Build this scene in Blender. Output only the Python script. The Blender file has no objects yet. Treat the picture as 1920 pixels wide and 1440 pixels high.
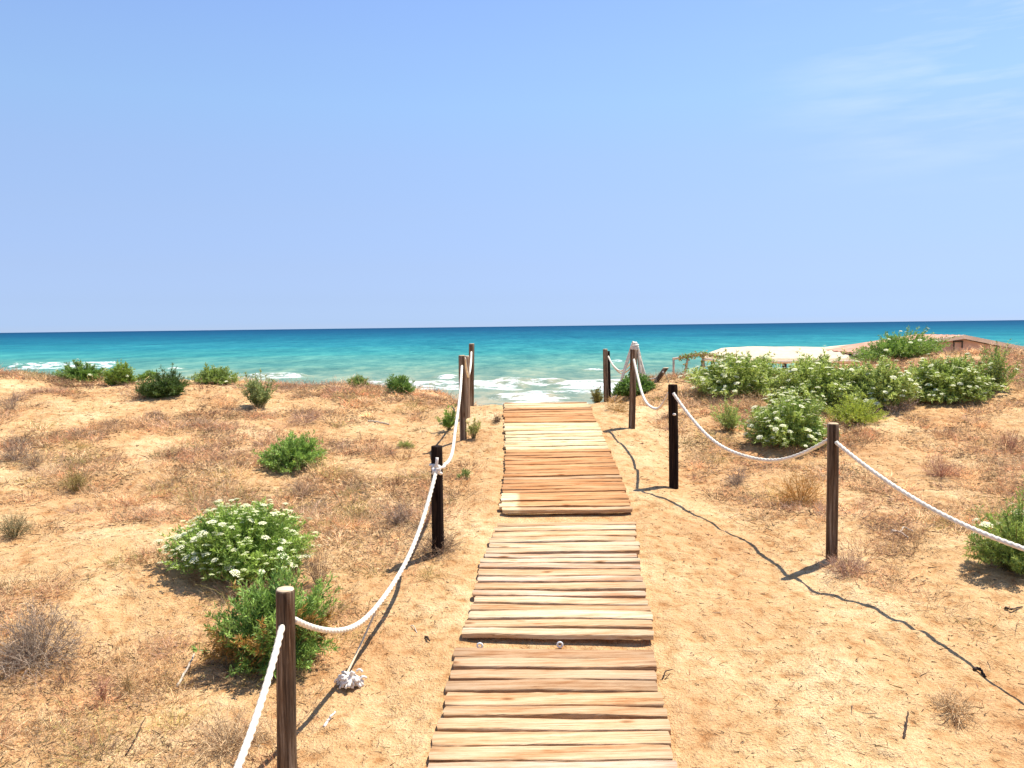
import bpy, math, random
import numpy as np
from mathutils import Matrix, Vector
PI = math.pi
rng = np.random.default_rng(7)
random.seed(7)
scene = bpy.context.scene
col = scene.collection

# ------------------------------------------------------------------ camera
F = 1550.0
PITCH, ROLL = math.atan(108 / F), math.atan(24 / 1920)
CAM = np.array([0.0, 0.0, 2.2])
_f = np.array([0, math.cos(PITCH), -math.sin(PITCH)])
_r0, _u0 = np.array([1.0, 0, 0]), np.array([0, math.sin(PITCH), math.cos(PITCH)])
_r = _r0 * math.cos(ROLL) - _u0 * math.sin(ROLL)
_u = _u0 * math.cos(ROLL) + _r0 * math.sin(ROLL)
cd = bpy.data.cameras.new('camera')
cam = bpy.data.objects.new('camera', cd)
col.objects.link(cam)
cd.lens = 36 * F / 1920
cd.sensor_width = 36
cd.clip_start, cd.clip_end = 0.05, 90000
M = Matrix(((_r[0], _u[0], -_f[0], CAM[0]), (_r[1], _u[1], -_f[1], CAM[1]), (_r[2], _u[2], -_f[2], CAM[2]), (0, 0, 0, 1)))
cam.matrix_world = M
scene.camera = cam

# ------------------------------------------------------------------ light
SUN = Vector((0.38, 0.22, 1.0)).normalized()
SUN_EL = math.asin(SUN.z)
SUN_AZ = math.atan2(SUN.x, SUN.y)
sd = bpy.data.lights.new('sun', 'SUN')
sd.energy = 4.9
sd.angle = math.radians(0.53)
sd.color = (1.0, 0.95, 0.86)
so = bpy.data.objects.new('sun', sd)
col.objects.link(so)
so.rotation_euler = SUN.to_track_quat('Z', 'Y').to_euler()
so.location = (6, 6, 30)

w = bpy.data.worlds.new("World")
scene.world = w
w.use_nodes = True
nt = w.node_tree
for n in list(nt.nodes):
    nt.nodes.remove(n)
L = nt.links.new
out = nt.nodes.new('ShaderNodeOutputWorld')
bg = nt.nodes.new('ShaderNodeBackground')
sky = nt.nodes.new('ShaderNodeTexSky')
sky.sky_type = 'NISHITA'
sky.sun_disc = False
sky.sun_elevation = SUN_EL
sky.sun_rotation = SUN_AZ
sky.air_density = 1.0
sky.dust_density = 0.0
sky.ozone_density = 3.0
tc = nt.nodes.new('ShaderNodeTexCoord')
sep = nt.nodes.new('ShaderNodeSeparateXYZ')
L(tc.outputs['Generated'], sep.inputs[0])
ramp = nt.nodes.new('ShaderNodeValToRGB')       # balances the air's hue by height above the horizon
e = ramp.color_ramp.elements
SKYR = [(0.0, (0.4, 0.574, 1.158)), (0.0077, (0.4, 0.574, 1.158)), (0.0333, (0.483, 0.587, 1.024)), (0.0714, (0.645, 0.669, 0.958)), (0.1336, (0.892, 0.843, 0.999)), (0.1938, (1.089, 1.013, 1.096)), (0.2514, (1.217, 1.188, 1.213)), (0.306, (1.294, 1.254, 1.299)), (0.3523, (1.321, 1.281, 1.375)), (0.6, (1.321, 1.281, 1.375))]
e[0].position, e[0].color = SKYR[0][0], (*SKYR[0][1], 1)
e[1].position, e[1].color = SKYR[-1][0], (*SKYR[-1][1], 1)
for p_, c_ in SKYR[1:-1]:
    k = e.new(p_); k.color = (*c_, 1)
L(sep.outputs['Z'], ramp.inputs[0])
mul = nt.nodes.new('ShaderNodeMix'); mul.data_type = 'RGBA'; mul.blend_type = 'MULTIPLY'; mul.inputs[0].default_value = 1
L(sky.outputs[0], mul.inputs[6]); L(ramp.outputs[0], mul.inputs[7])
# thin wisps of high cloud
mp = nt.nodes.new('ShaderNodeMapping'); mp.inputs['Scale'].default_value = (2.2, 2.2, 16); mp.inputs['Rotation'].default_value = (0, .10, 0)
L(tc.outputs['Generated'], mp.inputs[0])
cn = nt.nodes.new('ShaderNodeTexNoise'); cn.inputs['Scale'].default_value = 2.1; cn.inputs['Detail'].default_value = 7; cn.inputs['Roughness'].default_value = .55
L(mp.outputs[0], cn.inputs['Vector'])
cr = nt.nodes.new('ShaderNodeMapRange'); cr.inputs[1].default_value = .47; cr.inputs[2].default_value = .78; cr.inputs[3].default_value = 0; cr.inputs[4].default_value = 0.7
L(cn.outputs[0], cr.inputs[0])
mx = nt.nodes.new('ShaderNodeMapRange'); mx.inputs[1].default_value = .25; mx.inputs[2].default_value = .5   # only towards the right of the bay
L(sep.outputs['X'], mx.inputs[0])
mz = nt.nodes.new('ShaderNodeMapRange'); mz.inputs[1].default_value = .13; mz.inputs[2].default_value = .24
L(sep.outputs['Z'], mz.inputs[0])
m1 = nt.nodes.new('ShaderNodeMath'); m1.operation = 'MULTIPLY'; L(mx.outputs[0], m1.inputs[0]); L(mz.outputs[0], m1.inputs[1])
m2 = nt.nodes.new('ShaderNodeMath'); m2.operation = 'MULTIPLY'; L(m1.outputs[0], m2.inputs[0]); L(cr.outputs[0], m2.inputs[1])
cm = nt.nodes.new('ShaderNodeMix'); cm.data_type = 'RGBA'
L(m2.outputs[0], cm.inputs[0]); L(mul.outputs[2], cm.inputs[6]); cm.inputs[7].default_value = (6.0, 6.7, 7.3, 1)
L(cm.outputs[2], bg.inputs[0])
bg.inputs[1].default_value = 0.088
L(bg.outputs[0], out.inputs[0])

vs = scene.view_settings
vs.view_transform = 'Standard'; vs.look = 'None'; vs.gamma = 1; vs.exposure = 0.72
scene.display_settings.display_device = 'sRGB'
scene.cycles.max_bounces = 6
scene.cycles.transparent_max_bounces = 8

# ------------------------------------------------------------------ helpers
def tag(o, label=None, cat=None, group=None, kind=None):
    if label: o['label'] = label
    if cat: o['category'] = cat
    if group: o['group'] = group
    if kind: o['kind'] = kind
    return o

def empty(name, loc):
    o = bpy.data.objects.new(name, None)
    col.objects.link(o)
    o.location = loc
    o.empty_display_size = .1
    return o

def mesh_np(name, V, Fc, mat, C=None, parent=None, smooth=True, origin=None, attrs=None):
    """V (n,3), Fc (m,k) faces of one size, or a list of such arrays."""
    V = np.asarray(V, float)
    if origin is None and parent is None:
        origin = np.array([V[:, 0].mean(), V[:, 1].mean(), V[:, 2].min()])
    if origin is not None:
        V = V - np.asarray(origin)
    if not isinstance(Fc, (list, tuple)):
        Fc = [Fc]
    me = bpy.data.meshes.new(name)
    me.vertices.add(len(V))
    me.vertices.foreach_set('co', V.astype(np.float32).ravel())
    li = np.concatenate([f.ravel() for f in Fc]).astype(np.int32)
    tot = np.concatenate([np.full(len(f), f.shape[1]) for f in Fc]).astype(np.int32)
    st = np.concatenate([[0], np.cumsum(tot)[:-1]]).astype(np.int32)
    me.loops.add(len(li)); me.loops.foreach_set('vertex_index', li)
    me.polygons.add(len(tot)); me.polygons.foreach_set('loop_start', st)
    me.polygons.foreach_set('use_smooth', np.full(len(tot), smooth))
    me.update(calc_edges=True)
    if C is not None:
        a = me.color_attributes.new('Col', 'FLOAT_COLOR', 'POINT')
        c4 = np.ones((len(V), 4), np.float32); c4[:, :3] = C
        a.data.foreach_set('color', c4.ravel())
    for k, v in (attrs or {}).items():
        a = me.attributes.new(k, 'FLOAT', 'POINT'); a.data.foreach_set('value', v.astype(np.float32).ravel())
    me.materials.append(mat)
    o = bpy.data.objects.new(name, me)
    col.objects.link(o)
    if parent is not None:
        o.parent = parent
    if origin is not None:
        o.location = [float(q) for q in origin]
    return o

_tab = np.random.default_rng(3).random((256, 256))
def vnoise(x, y, s, off=0):
    x = np.asarray(x, float) / s + 31.7 + off * 13.1; y = np.asarray(y, float) / s + 57.3 + off * 7.7
    xi, yi = np.floor(x).astype(int), np.floor(y).astype(int)
    fx, fy = x - xi, y - yi
    fx = fx * fx * (3 - 2 * fx); fy = fy * fy * (3 - 2 * fy)
    a, b = _tab[xi % 256, yi % 256], _tab[(xi + 1) % 256, yi % 256]
    c, d = _tab[xi % 256, (yi + 1) % 256], _tab[(xi + 1) % 256, (yi + 1) % 256]
    return (a * (1 - fx) + b * fx) * (1 - fy) + (c * (1 - fx) + d * fx) * fy - .5
def fnoise(x, y, s, o=3, off=0):
    return sum(vnoise(x, y, s / 2 ** k, off + k * 5) * .5 ** k for k in range(o))
def sstep(a, b, x):
    t = np.clip((np.asarray(x, float) - a) / (b - a), 0, 1)
    return t * t * (3 - 2 * t)

# ------------------------------------------------------------------ terrain
PY = [-60, -5, 0, 2.2, 3.2, 3.84, 4.44, 4.97, 5.2, 6.19, 7.05, 7.34, 8.6, 9.5, 10.45, 11.36, 11.9, 12.6, 14, 18, 24, 34, 60, 400]
PZ = [.9, .6, .5, .2, .06, .08, .144, .219, .255, .378, .477, .49, .638, .73, .90, 1.034, 1.06, .98, .60, -.3, -1.2, -1.75, -4.2, -9]
PX = [-60, 0, 3.84, 4.44, 4.97, 5.2, 6.19, 7.05, 7.34, 8.6, 9.5, 10.45, 11.36, 14, 400]
PC = [.1, .1, .167, .204, .241, .285, .351, .46, .475, .51, .509, .491, .485, .48, .48]
def path_z(y): return np.interp(y, PY, PZ)
def path_x(y): return np.interp(y, PX, PC)
BY = [-60, -5, 0, 2.2, 3.2, 3.84, 4.97, 6.19, 7.2, 8.6, 9.5, 10.45, 11.36, 12.5, 13.6, 14.6, 15.6, 18, 22, 26, 34, 60, 400]
BZ = [.9, .6, .5, .22, .09, .10, .24, .40, .52, .67, .77, .92, 1.04, 1.16, 1.27, 1.30, 1.22, .55, -.45, -1.1, -1.75, -4.2, -9]
CX = [-80, -20, -9, -7.6, -6.2, -5, -3, -1.3, .5, 2.2, 3.2, 4.2, 6, 8, 9.5, 12, 20, 80]
CZ = [1.58, 1.58, 1.51, 1.32, 1.28, 1.28, 1.20, 1.03, 1.1, 1.20, 1.22, 1.30, 1.44, 1.60, 1.74, 1.8, 1.9, 1.9]
def T(x, y, fine=True):
    x = np.asarray(x, float); y = np.asarray(y, float)
    b = np.interp(y, BY, BZ)
    c = np.interp(x, CX, CZ) - 1.3
    g = b + c * sstep(5.5, 14, y) * (1 - sstep(16, 30, y))
    d = np.abs(x - path_x(y))
    side = sstep(.62, 1.7, d) 
    n = fnoise(x, y, 2.3, 3) * .16 + fnoise(x, y, .55, 2, 9) * .045
    n = n * sstep(.6, 1.6, d) * (1 - sstep(17, 26, y) * .6)
    pz = path_z(y)
    z = pz + (g - pz) * sstep(.65, 2.0, d) + n
    z = z + .03 * sstep(.6, .75, d) * (1 - sstep(.8, 1.3, d)) * (0.4 + vnoise(x, y, .6, 4)) 
    z = z - .012 * (1 - sstep(.5, .62, d))
    # sand swept over the joint between the second and third mats
    if fine:
        m = sstep(.6, .8, d)
        z = z + m * (fnoise(x, y, .14, 3, 20) * .024 - sstep(.16, .34, vnoise(x, y, .27, 31)) * .022 + np.abs(vnoise(x, y, .6, 33)) * -.03)
    return z

def ray(px, py):
    d = _f + (px - 960) / F * _r - (py - 720) / F * _u
    return d
def hit(px, py):
    """the spot of ground seen at this spot of the photograph"""
    d = ray(px, py)
    t = 2.5
    while t < 45:
        p = CAM + d * t
        if p[2] < float(T(p[0], p[1], False)):
            return p
        t += .02
    return CAM + d * 14.5
def at(px, py, depth):
    d = ray(px, py)
    return CAM + d * (depth / d[1])

# ------------------------------------------------------------------ materials
def newmat(name):
    m = bpy.data.materials.new(name); m.use_nodes = True
    t = m.node_tree
    b = t.nodes['Principled BSDF']
    return m, t, b
def N(t, typ, **kw):
    n = t.nodes.new(typ)
    for k, v in kw.items():
        if k in n.inputs: n.inputs[k].default_value = v
        else: setattr(n, k, v)
    return n
def rampn(t, stops, interp='LINEAR'):
    r = t.nodes.new('ShaderNodeValToRGB'); r.color_ramp.interpolation = interp
    e = r.color_ramp.elements
    e[0].position, e[0].color = stops[0][0], (*stops[0][1], 1)
    e[1].position, e[1].color = stops[-1][0], (*stops[-1][1], 1)
    for p, c in stops[1:-1]:
        k = e.new(p); k.color = (*c, 1)
    return r
def mixn(t, mode='MIX', fac=.5):
    m = t.nodes.new('ShaderNodeMix'); m.data_type = 'RGBA'; m.blend_type = mode; m.inputs[0].default_value = fac
    return m
def bumpn(t, b, h, strength=.5, dist=.01):
    bp = N(t, 'ShaderNodeBump'); bp.inputs['Strength'].default_value = strength; bp.inputs['Distance'].default_value = dist
    t.links.new(h, bp.inputs['Height']); t.links.new(bp.outputs[0], b.inputs['Normal'])
def objco(t, scale=(1, 1, 1)):
    g = N(t, 'ShaderNodeNewGeometry'); m = N(t, 'ShaderNodeMapping'); m.inputs['Scale'].default_value = scale
    t.links.new(g.outputs['Position'], m.inputs[0]); return m.outputs[0]
def noise(t, vec, scale, detail=4, rough=.55):
    n = N(t, 'ShaderNodeTexNoise'); n.inputs['Scale'].default_value = scale; n.inputs['Detail'].default_value = detail; n.inputs['Roughness'].default_value = rough
    t.links.new(vec, n.inputs['Vector']); return n.outputs[0]

# sand
m_sand, t, b = newmat('sand')
v = objco(t)
n1 = noise(t, v, .9, 5); n2 = noise(t, v, 9, 6, .65); n3 = noise(t, v, 70, 3, .7); n4 = noise(t, v, 420, 2)
r1 = rampn(t, [(.34, (.60, .355, .165)), (.5, (.66, .425, .205)), (.66, (.76, .54, .29))]); t.links.new(n1, r1.inputs[0])
r2 = rampn(t, [(.32, (.70, .54, .42)), (.45, (.95, .89, .83)), (.60, (1.10, 1.11, 1.14))]); t.links.new(n2, r2.inputs[0])
mm = mixn(t, 'MULTIPLY', 1); t.links.new(r1.outputs[0], mm.inputs[6]); t.links.new(r2.outputs[0], mm.inputs[7])
r3 = rampn(t, [(.30, (.55, .42, .32)), (.40, (.92, .88, .84)), (.6, (1.05, 1.05, 1.05))]); t.links.new(n3, r3.inputs[0])
m3 = mixn(t, 'MULTIPLY', .8); t.links.new(mm.outputs[2], m3.inputs[6]); t.links.new(r3.outputs[0], m3.inputs[7])
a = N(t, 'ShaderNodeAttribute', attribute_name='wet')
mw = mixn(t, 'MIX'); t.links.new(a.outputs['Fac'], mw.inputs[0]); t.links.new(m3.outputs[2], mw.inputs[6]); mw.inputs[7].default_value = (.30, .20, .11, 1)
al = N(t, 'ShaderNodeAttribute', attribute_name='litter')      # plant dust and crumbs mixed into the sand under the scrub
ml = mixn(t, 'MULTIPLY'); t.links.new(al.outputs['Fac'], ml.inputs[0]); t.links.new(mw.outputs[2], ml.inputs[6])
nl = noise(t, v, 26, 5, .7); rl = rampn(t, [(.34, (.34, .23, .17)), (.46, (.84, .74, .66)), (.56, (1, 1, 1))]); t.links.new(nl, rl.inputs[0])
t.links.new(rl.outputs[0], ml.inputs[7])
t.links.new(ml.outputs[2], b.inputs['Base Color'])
b.inputs['Roughness'].default_value = .95; b.inputs['Specular IOR Level'].default_value = .15
ad = N(t, 'ShaderNodeMath', operation='ADD'); t.links.new(n3, ad.inputs[0])
q = N(t, 'ShaderNodeMath', operation='MULTIPLY'); t.links.new(n2, q.inputs[0]); q.inputs[1].default_value = 3
t.links.new(q.outputs[0], ad.inputs[1])
bumpn(t, b, ad.outputs[0], 1.0, .022)

def vcol_mat(name, rough=.7, transl=0, spec=.3, var=.0, vscale=40):
    m, t, b = newmat(name)
    a = N(t, 'ShaderNodeAttribute', attribute_name='Col')
    src = a.outputs['Color']
    if var:
        n = noise(t, objco(t), vscale, 3)
        r = rampn(t, [(.3, (1 - var,) * 3), (.7, (1 + var,) * 3)]); t.links.new(n, r.inputs[0])
        mm = mixn(t, 'MULTIPLY', 1); t.links.new(src, mm.inputs[6]); t.links.new(r.outputs[0], mm.inputs[7]); src = mm.outputs[2]
    t.links.new(src, b.inputs['Base Color'])
    b.inputs['Roughness'].default_value = rough; b.inputs['Specular IOR Level'].default_value = spec
    if transl:
        tr = N(t, 'ShaderNodeBsdfTranslucent'); t.links.new(src, tr.inputs[0])
        ms = N(t, 'ShaderNodeMixShader'); ms.inputs[0].default_value = transl
        o = t.nodes['Material Output']
        t.links.new(b.outputs[0], ms.inputs[1]); t.links.new(tr.outputs[0], ms.inputs[2]); t.links.new(ms.outputs[0], o.inputs[0])
    return m
m_leaf = vcol_mat('leaf', .5, .30, .4)
m_stem = vcol_mat('stem', .8)
m_dry = vcol_mat('dry_stalk', .85, .30, .15)
m_petal = vcol_mat('petal', .7, .25, .2)
m_crown = vcol_mat('twig', .85)

def wood_mat(name, axis, c_dark, c_mid, c_light, scale=1, attr=False, crack=.5):
    m, t, b = newmat(name)
    tcn = N(t, 'ShaderNodeTexCoord'); mp = N(t, 'ShaderNodeMapping')
    s = [75, 75, 75]; s[axis] = 2.6
    mp.inputs['Scale'].default_value = s
    oi = N(t, 'ShaderNodeObjectInfo')
    add = N(t, 'ShaderNodeVectorMath', operation='ADD')
    mulr = N(t, 'ShaderNodeMath', operation='MULTIPLY'); t.links.new(oi.outputs['Random'], mulr.inputs[0]); mulr.inputs[1].default_value = 47
    t.links.new(mulr.outputs[0], add.inputs[1])
    POS = N(t, 'ShaderNodeNewGeometry').outputs['Position'] if axis == 0 else tcn.outputs['Object']
    t.links.new(POS, mp.inputs[0]); t.links.new(mp.outputs[0], add.inputs[0])
    v = add.outputs[0]
    n1 = noise(t, v, 1.0 * scale, 8, .75); n2 = noise(t, v, 1.7 * scale, 6, .8)
    mp2 = N(t, 'ShaderNodeMapping'); s2 = [13, 13, 13]; s2[axis] = 1.7; mp2.inputs['Scale'].default_value = s2
    t.links.new(POS, mp2.inputs[0])
    add2 = N(t, 'ShaderNodeVectorMath', operation='ADD'); t.links.new(mp2.outputs[0], add2.inputs[0]); t.links.new(mulr.outputs[0], add2.inputs[1])
    nb = noise(t, add2.outputs[0], 1.0, 6, .65)
    r = rampn(t, [(.34, c_dark), (.49, c_mid), (.64, c_light)]); t.links.new(n1, r.inputs[0])
    src = r.outputs[0]
    if attr:
        a = N(t, 'ShaderNodeAttribute', attribute_name='Col')
        mm = mixn(t, 'MULTIPLY', 1); t.links.new(src, mm.inputs[6]); t.links.new(a.outputs['Color'], mm.inputs[7]); src = mm.outputs[2]
    rb = rampn(t, [(.34, (.78, .58, .43)), (.47, (.98, .92, .85)), (.62, (1.08, 1.12, 1.16))]); t.links.new(nb, rb.inputs[0])
    mb = mixn(t, 'MULTIPLY', 1); t.links.new(src, mb.inputs[6]); t.links.new(rb.outputs[0], mb.inputs[7])
    rc = rampn(t, [(.30, (.16, .09, .06)), (.38, (.80, .70, .62)), (.44, (1, 1, 1))]); t.links.new(n2, rc.inputs[0])
    mc = mixn(t, 'MULTIPLY', crack); t.links.new(mb.outputs[2], mc.inputs[6]); t.links.new(rc.outputs[0], mc.inputs[7])
    # knots
    mpk = N(t, 'ShaderNodeMapping'); sk_ = [9, 9, 9]; sk_[axis] = 3.2; mpk.inputs['Scale'].default_value = sk_
    addk = N(t, 'ShaderNodeVectorMath', operation='ADD'); t.links.new(POS, mpk.inputs[0]); t.links.new(mpk.outputs[0], addk.inputs[0]); t.links.new(mulr.outputs[0], addk.inputs[1])
    vk = N(t, 'ShaderNodeTexVoronoi'); vk.inputs['Scale'].default_value = 1.0; t.links.new(addk.outputs[0], vk.inputs['Vector'])
    rk = rampn(t, [(.05, (.35, .22, .15)), (.12, (.8, .66, .55)), (.17, (1, 1, 1))]); t.links.new(vk.outputs['Distance'], rk.inputs[0])
    mk = mixn(t, 'MULTIPLY', .85); t.links.new(mc.outputs[2], mk.inputs[6]); t.links.new(rk.outputs[0], mk.inputs[7]); mc = mk
    t.links.new(mc.outputs[2], b.inputs['Base Color'])
    b.inputs['Roughness'].default_value = .9; b.inputs['Specular IOR Level'].default_value = .1
    bumpn(t, b, n2, .5, .006)
    return m
m_plank = wood_mat('plank_wood', 0, (.55, .42, .33), (.84, .78, .72), (1.0, .99, .97), .8, True, .95)
m_post_brown = wood_mat('weathered_post_wood', 2, (.022, .015, .010), (.14, .095, .062), (.42, .33, .24), .36, False, 1.0)
m_post_black = wood_mat('blackened_post_wood', 2, (.006, .004, .004), (.016, .010, .008), (.045, .028, .018), .8, False, .8)
m_post_grey = wood_mat('pale_post_wood', 2, (.16, .10, .065), (.33, .23, .15), (.5, .38, .27), .8, False, .6)
m_cut = wood_mat('sawn_wood', 0, (.45, .33, .2), (.62, .50, .34), (.75, .64, .48), .6, False, .4)

def plain(name, c, rough=.8, var=.12, vscale=12, bump=0, bscale=60, spec=.3):
    m, t, b = newmat(name)
    v = objco(t); n = noise(t, v, vscale, 5)
    r = rampn(t, [(.3, tuple(k * (1 - var) for k in c)), (.7, tuple(k * (1 + var) for k in c))]); t.links.new(n, r.inputs[0])
    t.links.new(r.outputs[0], b.inputs['Base Color'])
    b.inputs['Roughness'].default_value = rough; b.inputs['Specular IOR Level'].default_value = spec
    if bump:
        bumpn(t, b, noise(t, v, bscale, 4), bump, .01)
    return m
m_rope = plain('rope_fibre', (.78, .71, .58), .9, .16, 14, .4, 300, .1)
m_rope_tan = plain('sun_bleached_rope_fibre', (.70, .55, .36), .9, .15, 30, .4, 300, .1)
m_frayed = plain('frayed_white_fibre', (.74, .68, .60), .95, .08, 40, .3, 200, .1)
m_canvas = plain('cream_canvas', (.60, .48, .34), .9, .16, 5, .4, 10, .1)
m_roof = plain('faded_red_roofing', (.52, .27, .18), .9, .25, 2.5, .4, 20)
m_trim = plain('pale_roof_trim', (.72, .62, .50), .8, .12, 4)
m_plaster = plain('mauve_plaster', (.42, .30, .27), .9, .16, 2.0, .3, 12)
m_darkwood = plain('dark_and_shaded_timber', (.05, .03, .02), .8, .3, 5)  # dark sticks and poles; under the awning it paints the interior's shade
m_metal = plain('black_metal', (.012, .012, .014), .5, .2, 10, 0, 1, .5)
m_palewood = plain('pale_branch_wood', (.52, .43, .33), .85, .2, 20, .3, 60)
m_plastic = plain('white_plastic', (.75, .74, .70), .4, .04, 10, 0, 1, .5)
m_wire = plain('dark_wire', (.05, .05, .05), .5, .1)

# ------------------------------------------------------------------ ground
def seg(lst):
    out_ = []
    for a, b_, n in lst:
        out_.append(np.linspace(a, b_, n, endpoint=False))
    return np.concatenate(out_)
xs = np.concatenate([-np.geomspace(6000, 14, 26)[:-1], seg([(-14, -7, 110), (-7, 7, 480), (7, 14, 110)]), np.geomspace(14, 6000, 26)])
yn = [2.4]
while yn[-1] < 17: yn.append(yn[-1] + max(.018, .0058 * yn[-1]))
ys = np.concatenate([np.linspace(-60, 2.2, 34), yn, np.linspace(17.3, 45, 60), [60, 90, 130]])
X, Y = np.meshgrid(xs, ys)
Z = T(X, Y)
def grid_faces(nx, ny):
    i = np.arange(ny - 1)[:, None] * nx + np.arange(nx - 1)[None]
    i = i.ravel()
    return np.stack([i, i + 1, i + nx + 1, i + nx], 1)

def veg_density(x, y):
    """0..1: how thick the dry scrub stands"""
    d = x - path_x(y)
    left = sstep(.75, 1.5, -d - .55 * np.clip((6.5 - y) / 3, 0, 1))
    wide = np.interp(y, [0, 3.8, 5, 6.2, 7.5, 9, 11, 13], [3.2, 2.9, 2.2, 1.7, 1.35, 1.1, 1.2, .8])
    right = sstep(0, .7, d - wide)
    m = np.where(d < 0, left, right)
    n = fnoise(x, y, 1.7, 3, 40)
    n2 = fnoise(x, y, .5, 2, 60)
    dn = np.clip(.38 + n * 1.9 + n2 * 3.0, .01, 1)
    near_right = np.where(d > 0, np.interp(y, [3.5, 6, 8], [.42, .75, 1]), np.interp(y, [3.5, 5.0, 6.5], [.8, .8, 1]))
    return m * dn * near_right
wet = sstep(31, 33.5, Y) * np.ones_like(X)
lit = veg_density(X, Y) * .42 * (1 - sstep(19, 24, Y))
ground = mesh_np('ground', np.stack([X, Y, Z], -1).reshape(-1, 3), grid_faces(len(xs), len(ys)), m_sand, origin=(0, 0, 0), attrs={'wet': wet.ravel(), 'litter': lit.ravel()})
tag(ground, kind='structure')

# ------------------------------------------------------------------ sea
SEA = -1.8
m_sea, t, b = newmat('sea_water')
g = N(t, 'ShaderNodeNewGeometry'); sp = N(t, 'ShaderNodeSeparateXYZ'); t.links.new(g.outputs['Position'], sp.inputs[0])
lg = N(t, 'ShaderNodeMath', operation='LOGARITHM'); t.links.new(sp.outputs['Y'], lg.inputs[0]); lg.inputs[1].default_value = 10
mr = N(t, 'ShaderNodeMapRange'); mr.inputs[1].default_value = 1.5; mr.inputs[2].default_value = 4.0; t.links.new(lg.outputs[0], mr.inputs[0])
mpn = N(t, 'ShaderNodeMapping'); mpn.inputs['Scale'].default_value = (.007, .02, 1); t.links.new(g.outputs['Position'], mpn.inputs[0])
nz = noise(t, mpn.outputs[0], 1.0, 5, .6)
ml = N(t, 'ShaderNodeMath', operation='MULTIPLY_ADD'); t.links.new(nz, ml.inputs[0]); ml.inputs[1].default_value = .16; t.links.new(mr.outputs[0], ml.inputs[2])
sb = N(t, 'ShaderNodeMath', operation='SUBTRACT'); t.links.new(ml.outputs[0], sb.inputs[0]); sb.inputs[1].default_value = .08
# position = (log10(y) - 1.5)/2.5
def lp(y): return (math.log10(y) - 1.5) / 2.5
rs = rampn(t, [(lp(34), (0.2024, 0.2300, 0.1748)), (lp(44), (0.1840, 0.2254, 0.1748)), (lp(60), (0.1426, 0.2162, 0.1702)), (lp(85), (0.0845, 0.2136, 0.1788)), (lp(130), (0.0331, 0.1987, 0.1987)), (lp(190), (0.0168, 0.1627, 0.1964)), (lp(300), (0.0076, 0.1086, 0.1628)), (lp(800), (0.0031, 0.0627, 0.1265)), (lp(3500), (0.0018, 0.0414, 0.1012))])
t.links.new(sb.outputs[0], rs.inputs[0])
# ripples, finer near, broad swell patches far
mp1 = N(t, 'ShaderNodeMapping'); mp1.inputs['Scale'].default_value = (.9, .55, 1); t.links.new(g.outputs['Position'], mp1.inputs[0])
w1 = noise(t, mp1.outputs[0], 1.0, 6, .65)
mp2 = N(t, 'ShaderNodeMapping'); mp2.inputs['Scale'].default_value = (.30, .085, 1); t.links.new(g.outputs['Position'], mp2.inputs[0])
w2 = noise(t, mp2.outputs[0], 1.0, 6, .7)
mp3 = N(t, 'ShaderNodeMapping'); mp3.inputs['Scale'].default_value = (.05, .012, 1); t.links.new(g.outputs['Position'], mp3.inputs[0])
w3 = noise(t, mp3.outputs[0], 1.0, 8, .78)
# light and dark patches of ruffled water
rw = rampn(t, [(.38, (.38, .60, .70)), (.49, (1, 1, 1)), (.60, (2.2, 1.5, 1.32))])
mxw = N(t, 'ShaderNodeMath', operation='MULTIPLY_ADD'); t.links.new(w1, mxw.inputs[0]); mxw.inputs[1].default_value = .3
aw = N(t, 'ShaderNodeMath', operation='ADD'); t.links.new(w2, aw.inputs[0]); t.links.new(w3, aw.inputs[1])
hw2 = N(t, 'ShaderNodeMath', operation='MULTIPLY'); t.links.new(aw.outputs[0], hw2.inputs[0]); hw2.inputs[1].default_value = .35
t.links.new(hw2.outputs[0], mxw.inputs[2]); t.links.new(mxw.outputs[0], rw.inputs[0])
mcw = mixn(t, 'MULTIPLY', 1); t.links.new(rs.outputs[0], mcw.inputs[6]); t.links.new(rw.outputs[0], mcw.inputs[7])
fa = N(t, 'ShaderNodeAttribute', attribute_name='foam')
mpf = N(t, 'ShaderNodeMapping'); mpf.inputs['Scale'].default_value = (.55, 1.5, 2); t.links.new(g.outputs['Position'], mpf.inputs[0])
fn0 = noise(t, mpf.outputs[0], 1.4, 8, .78)
fnm = N(t, 'ShaderNodeMath', operation='MULTIPLY_ADD'); t.links.new(fn0, fnm.inputs[0]); fnm.inputs[1].default_value = 2.2; fnm.inputs[2].default_value = -.66; fn = fnm.outputs[0]
s1 = N(t, 'ShaderNodeMath', operation='ADD'); t.links.new(fa.outputs['Fac'], s1.inputs[0]); t.links.new(fn, s1.inputs[1])
fr = N(t, 'ShaderNodeMapRange'); fr.inputs[1].default_value = .84; fr.inputs[2].default_value = 1.14; t.links.new(s1.outputs[0], fr.inputs[0])
mf = mixn(t); t.links.new(fr.outputs[0], mf.inputs[0]); t.links.new(mcw.outputs[2], mf.inputs[6]); mf.inputs[7].default_value = (.88, .90, .88, 1)
t.links.new(mf.outputs[2], b.inputs['Base Color'])
b.inputs['Roughness'].default_value = .5; b.inputs['Specular IOR Level'].default_value = .04; b.inputs['IOR'].default_value = 1.15
bumpn(t, b, mxw.outputs[0], .6, .35)

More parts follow.
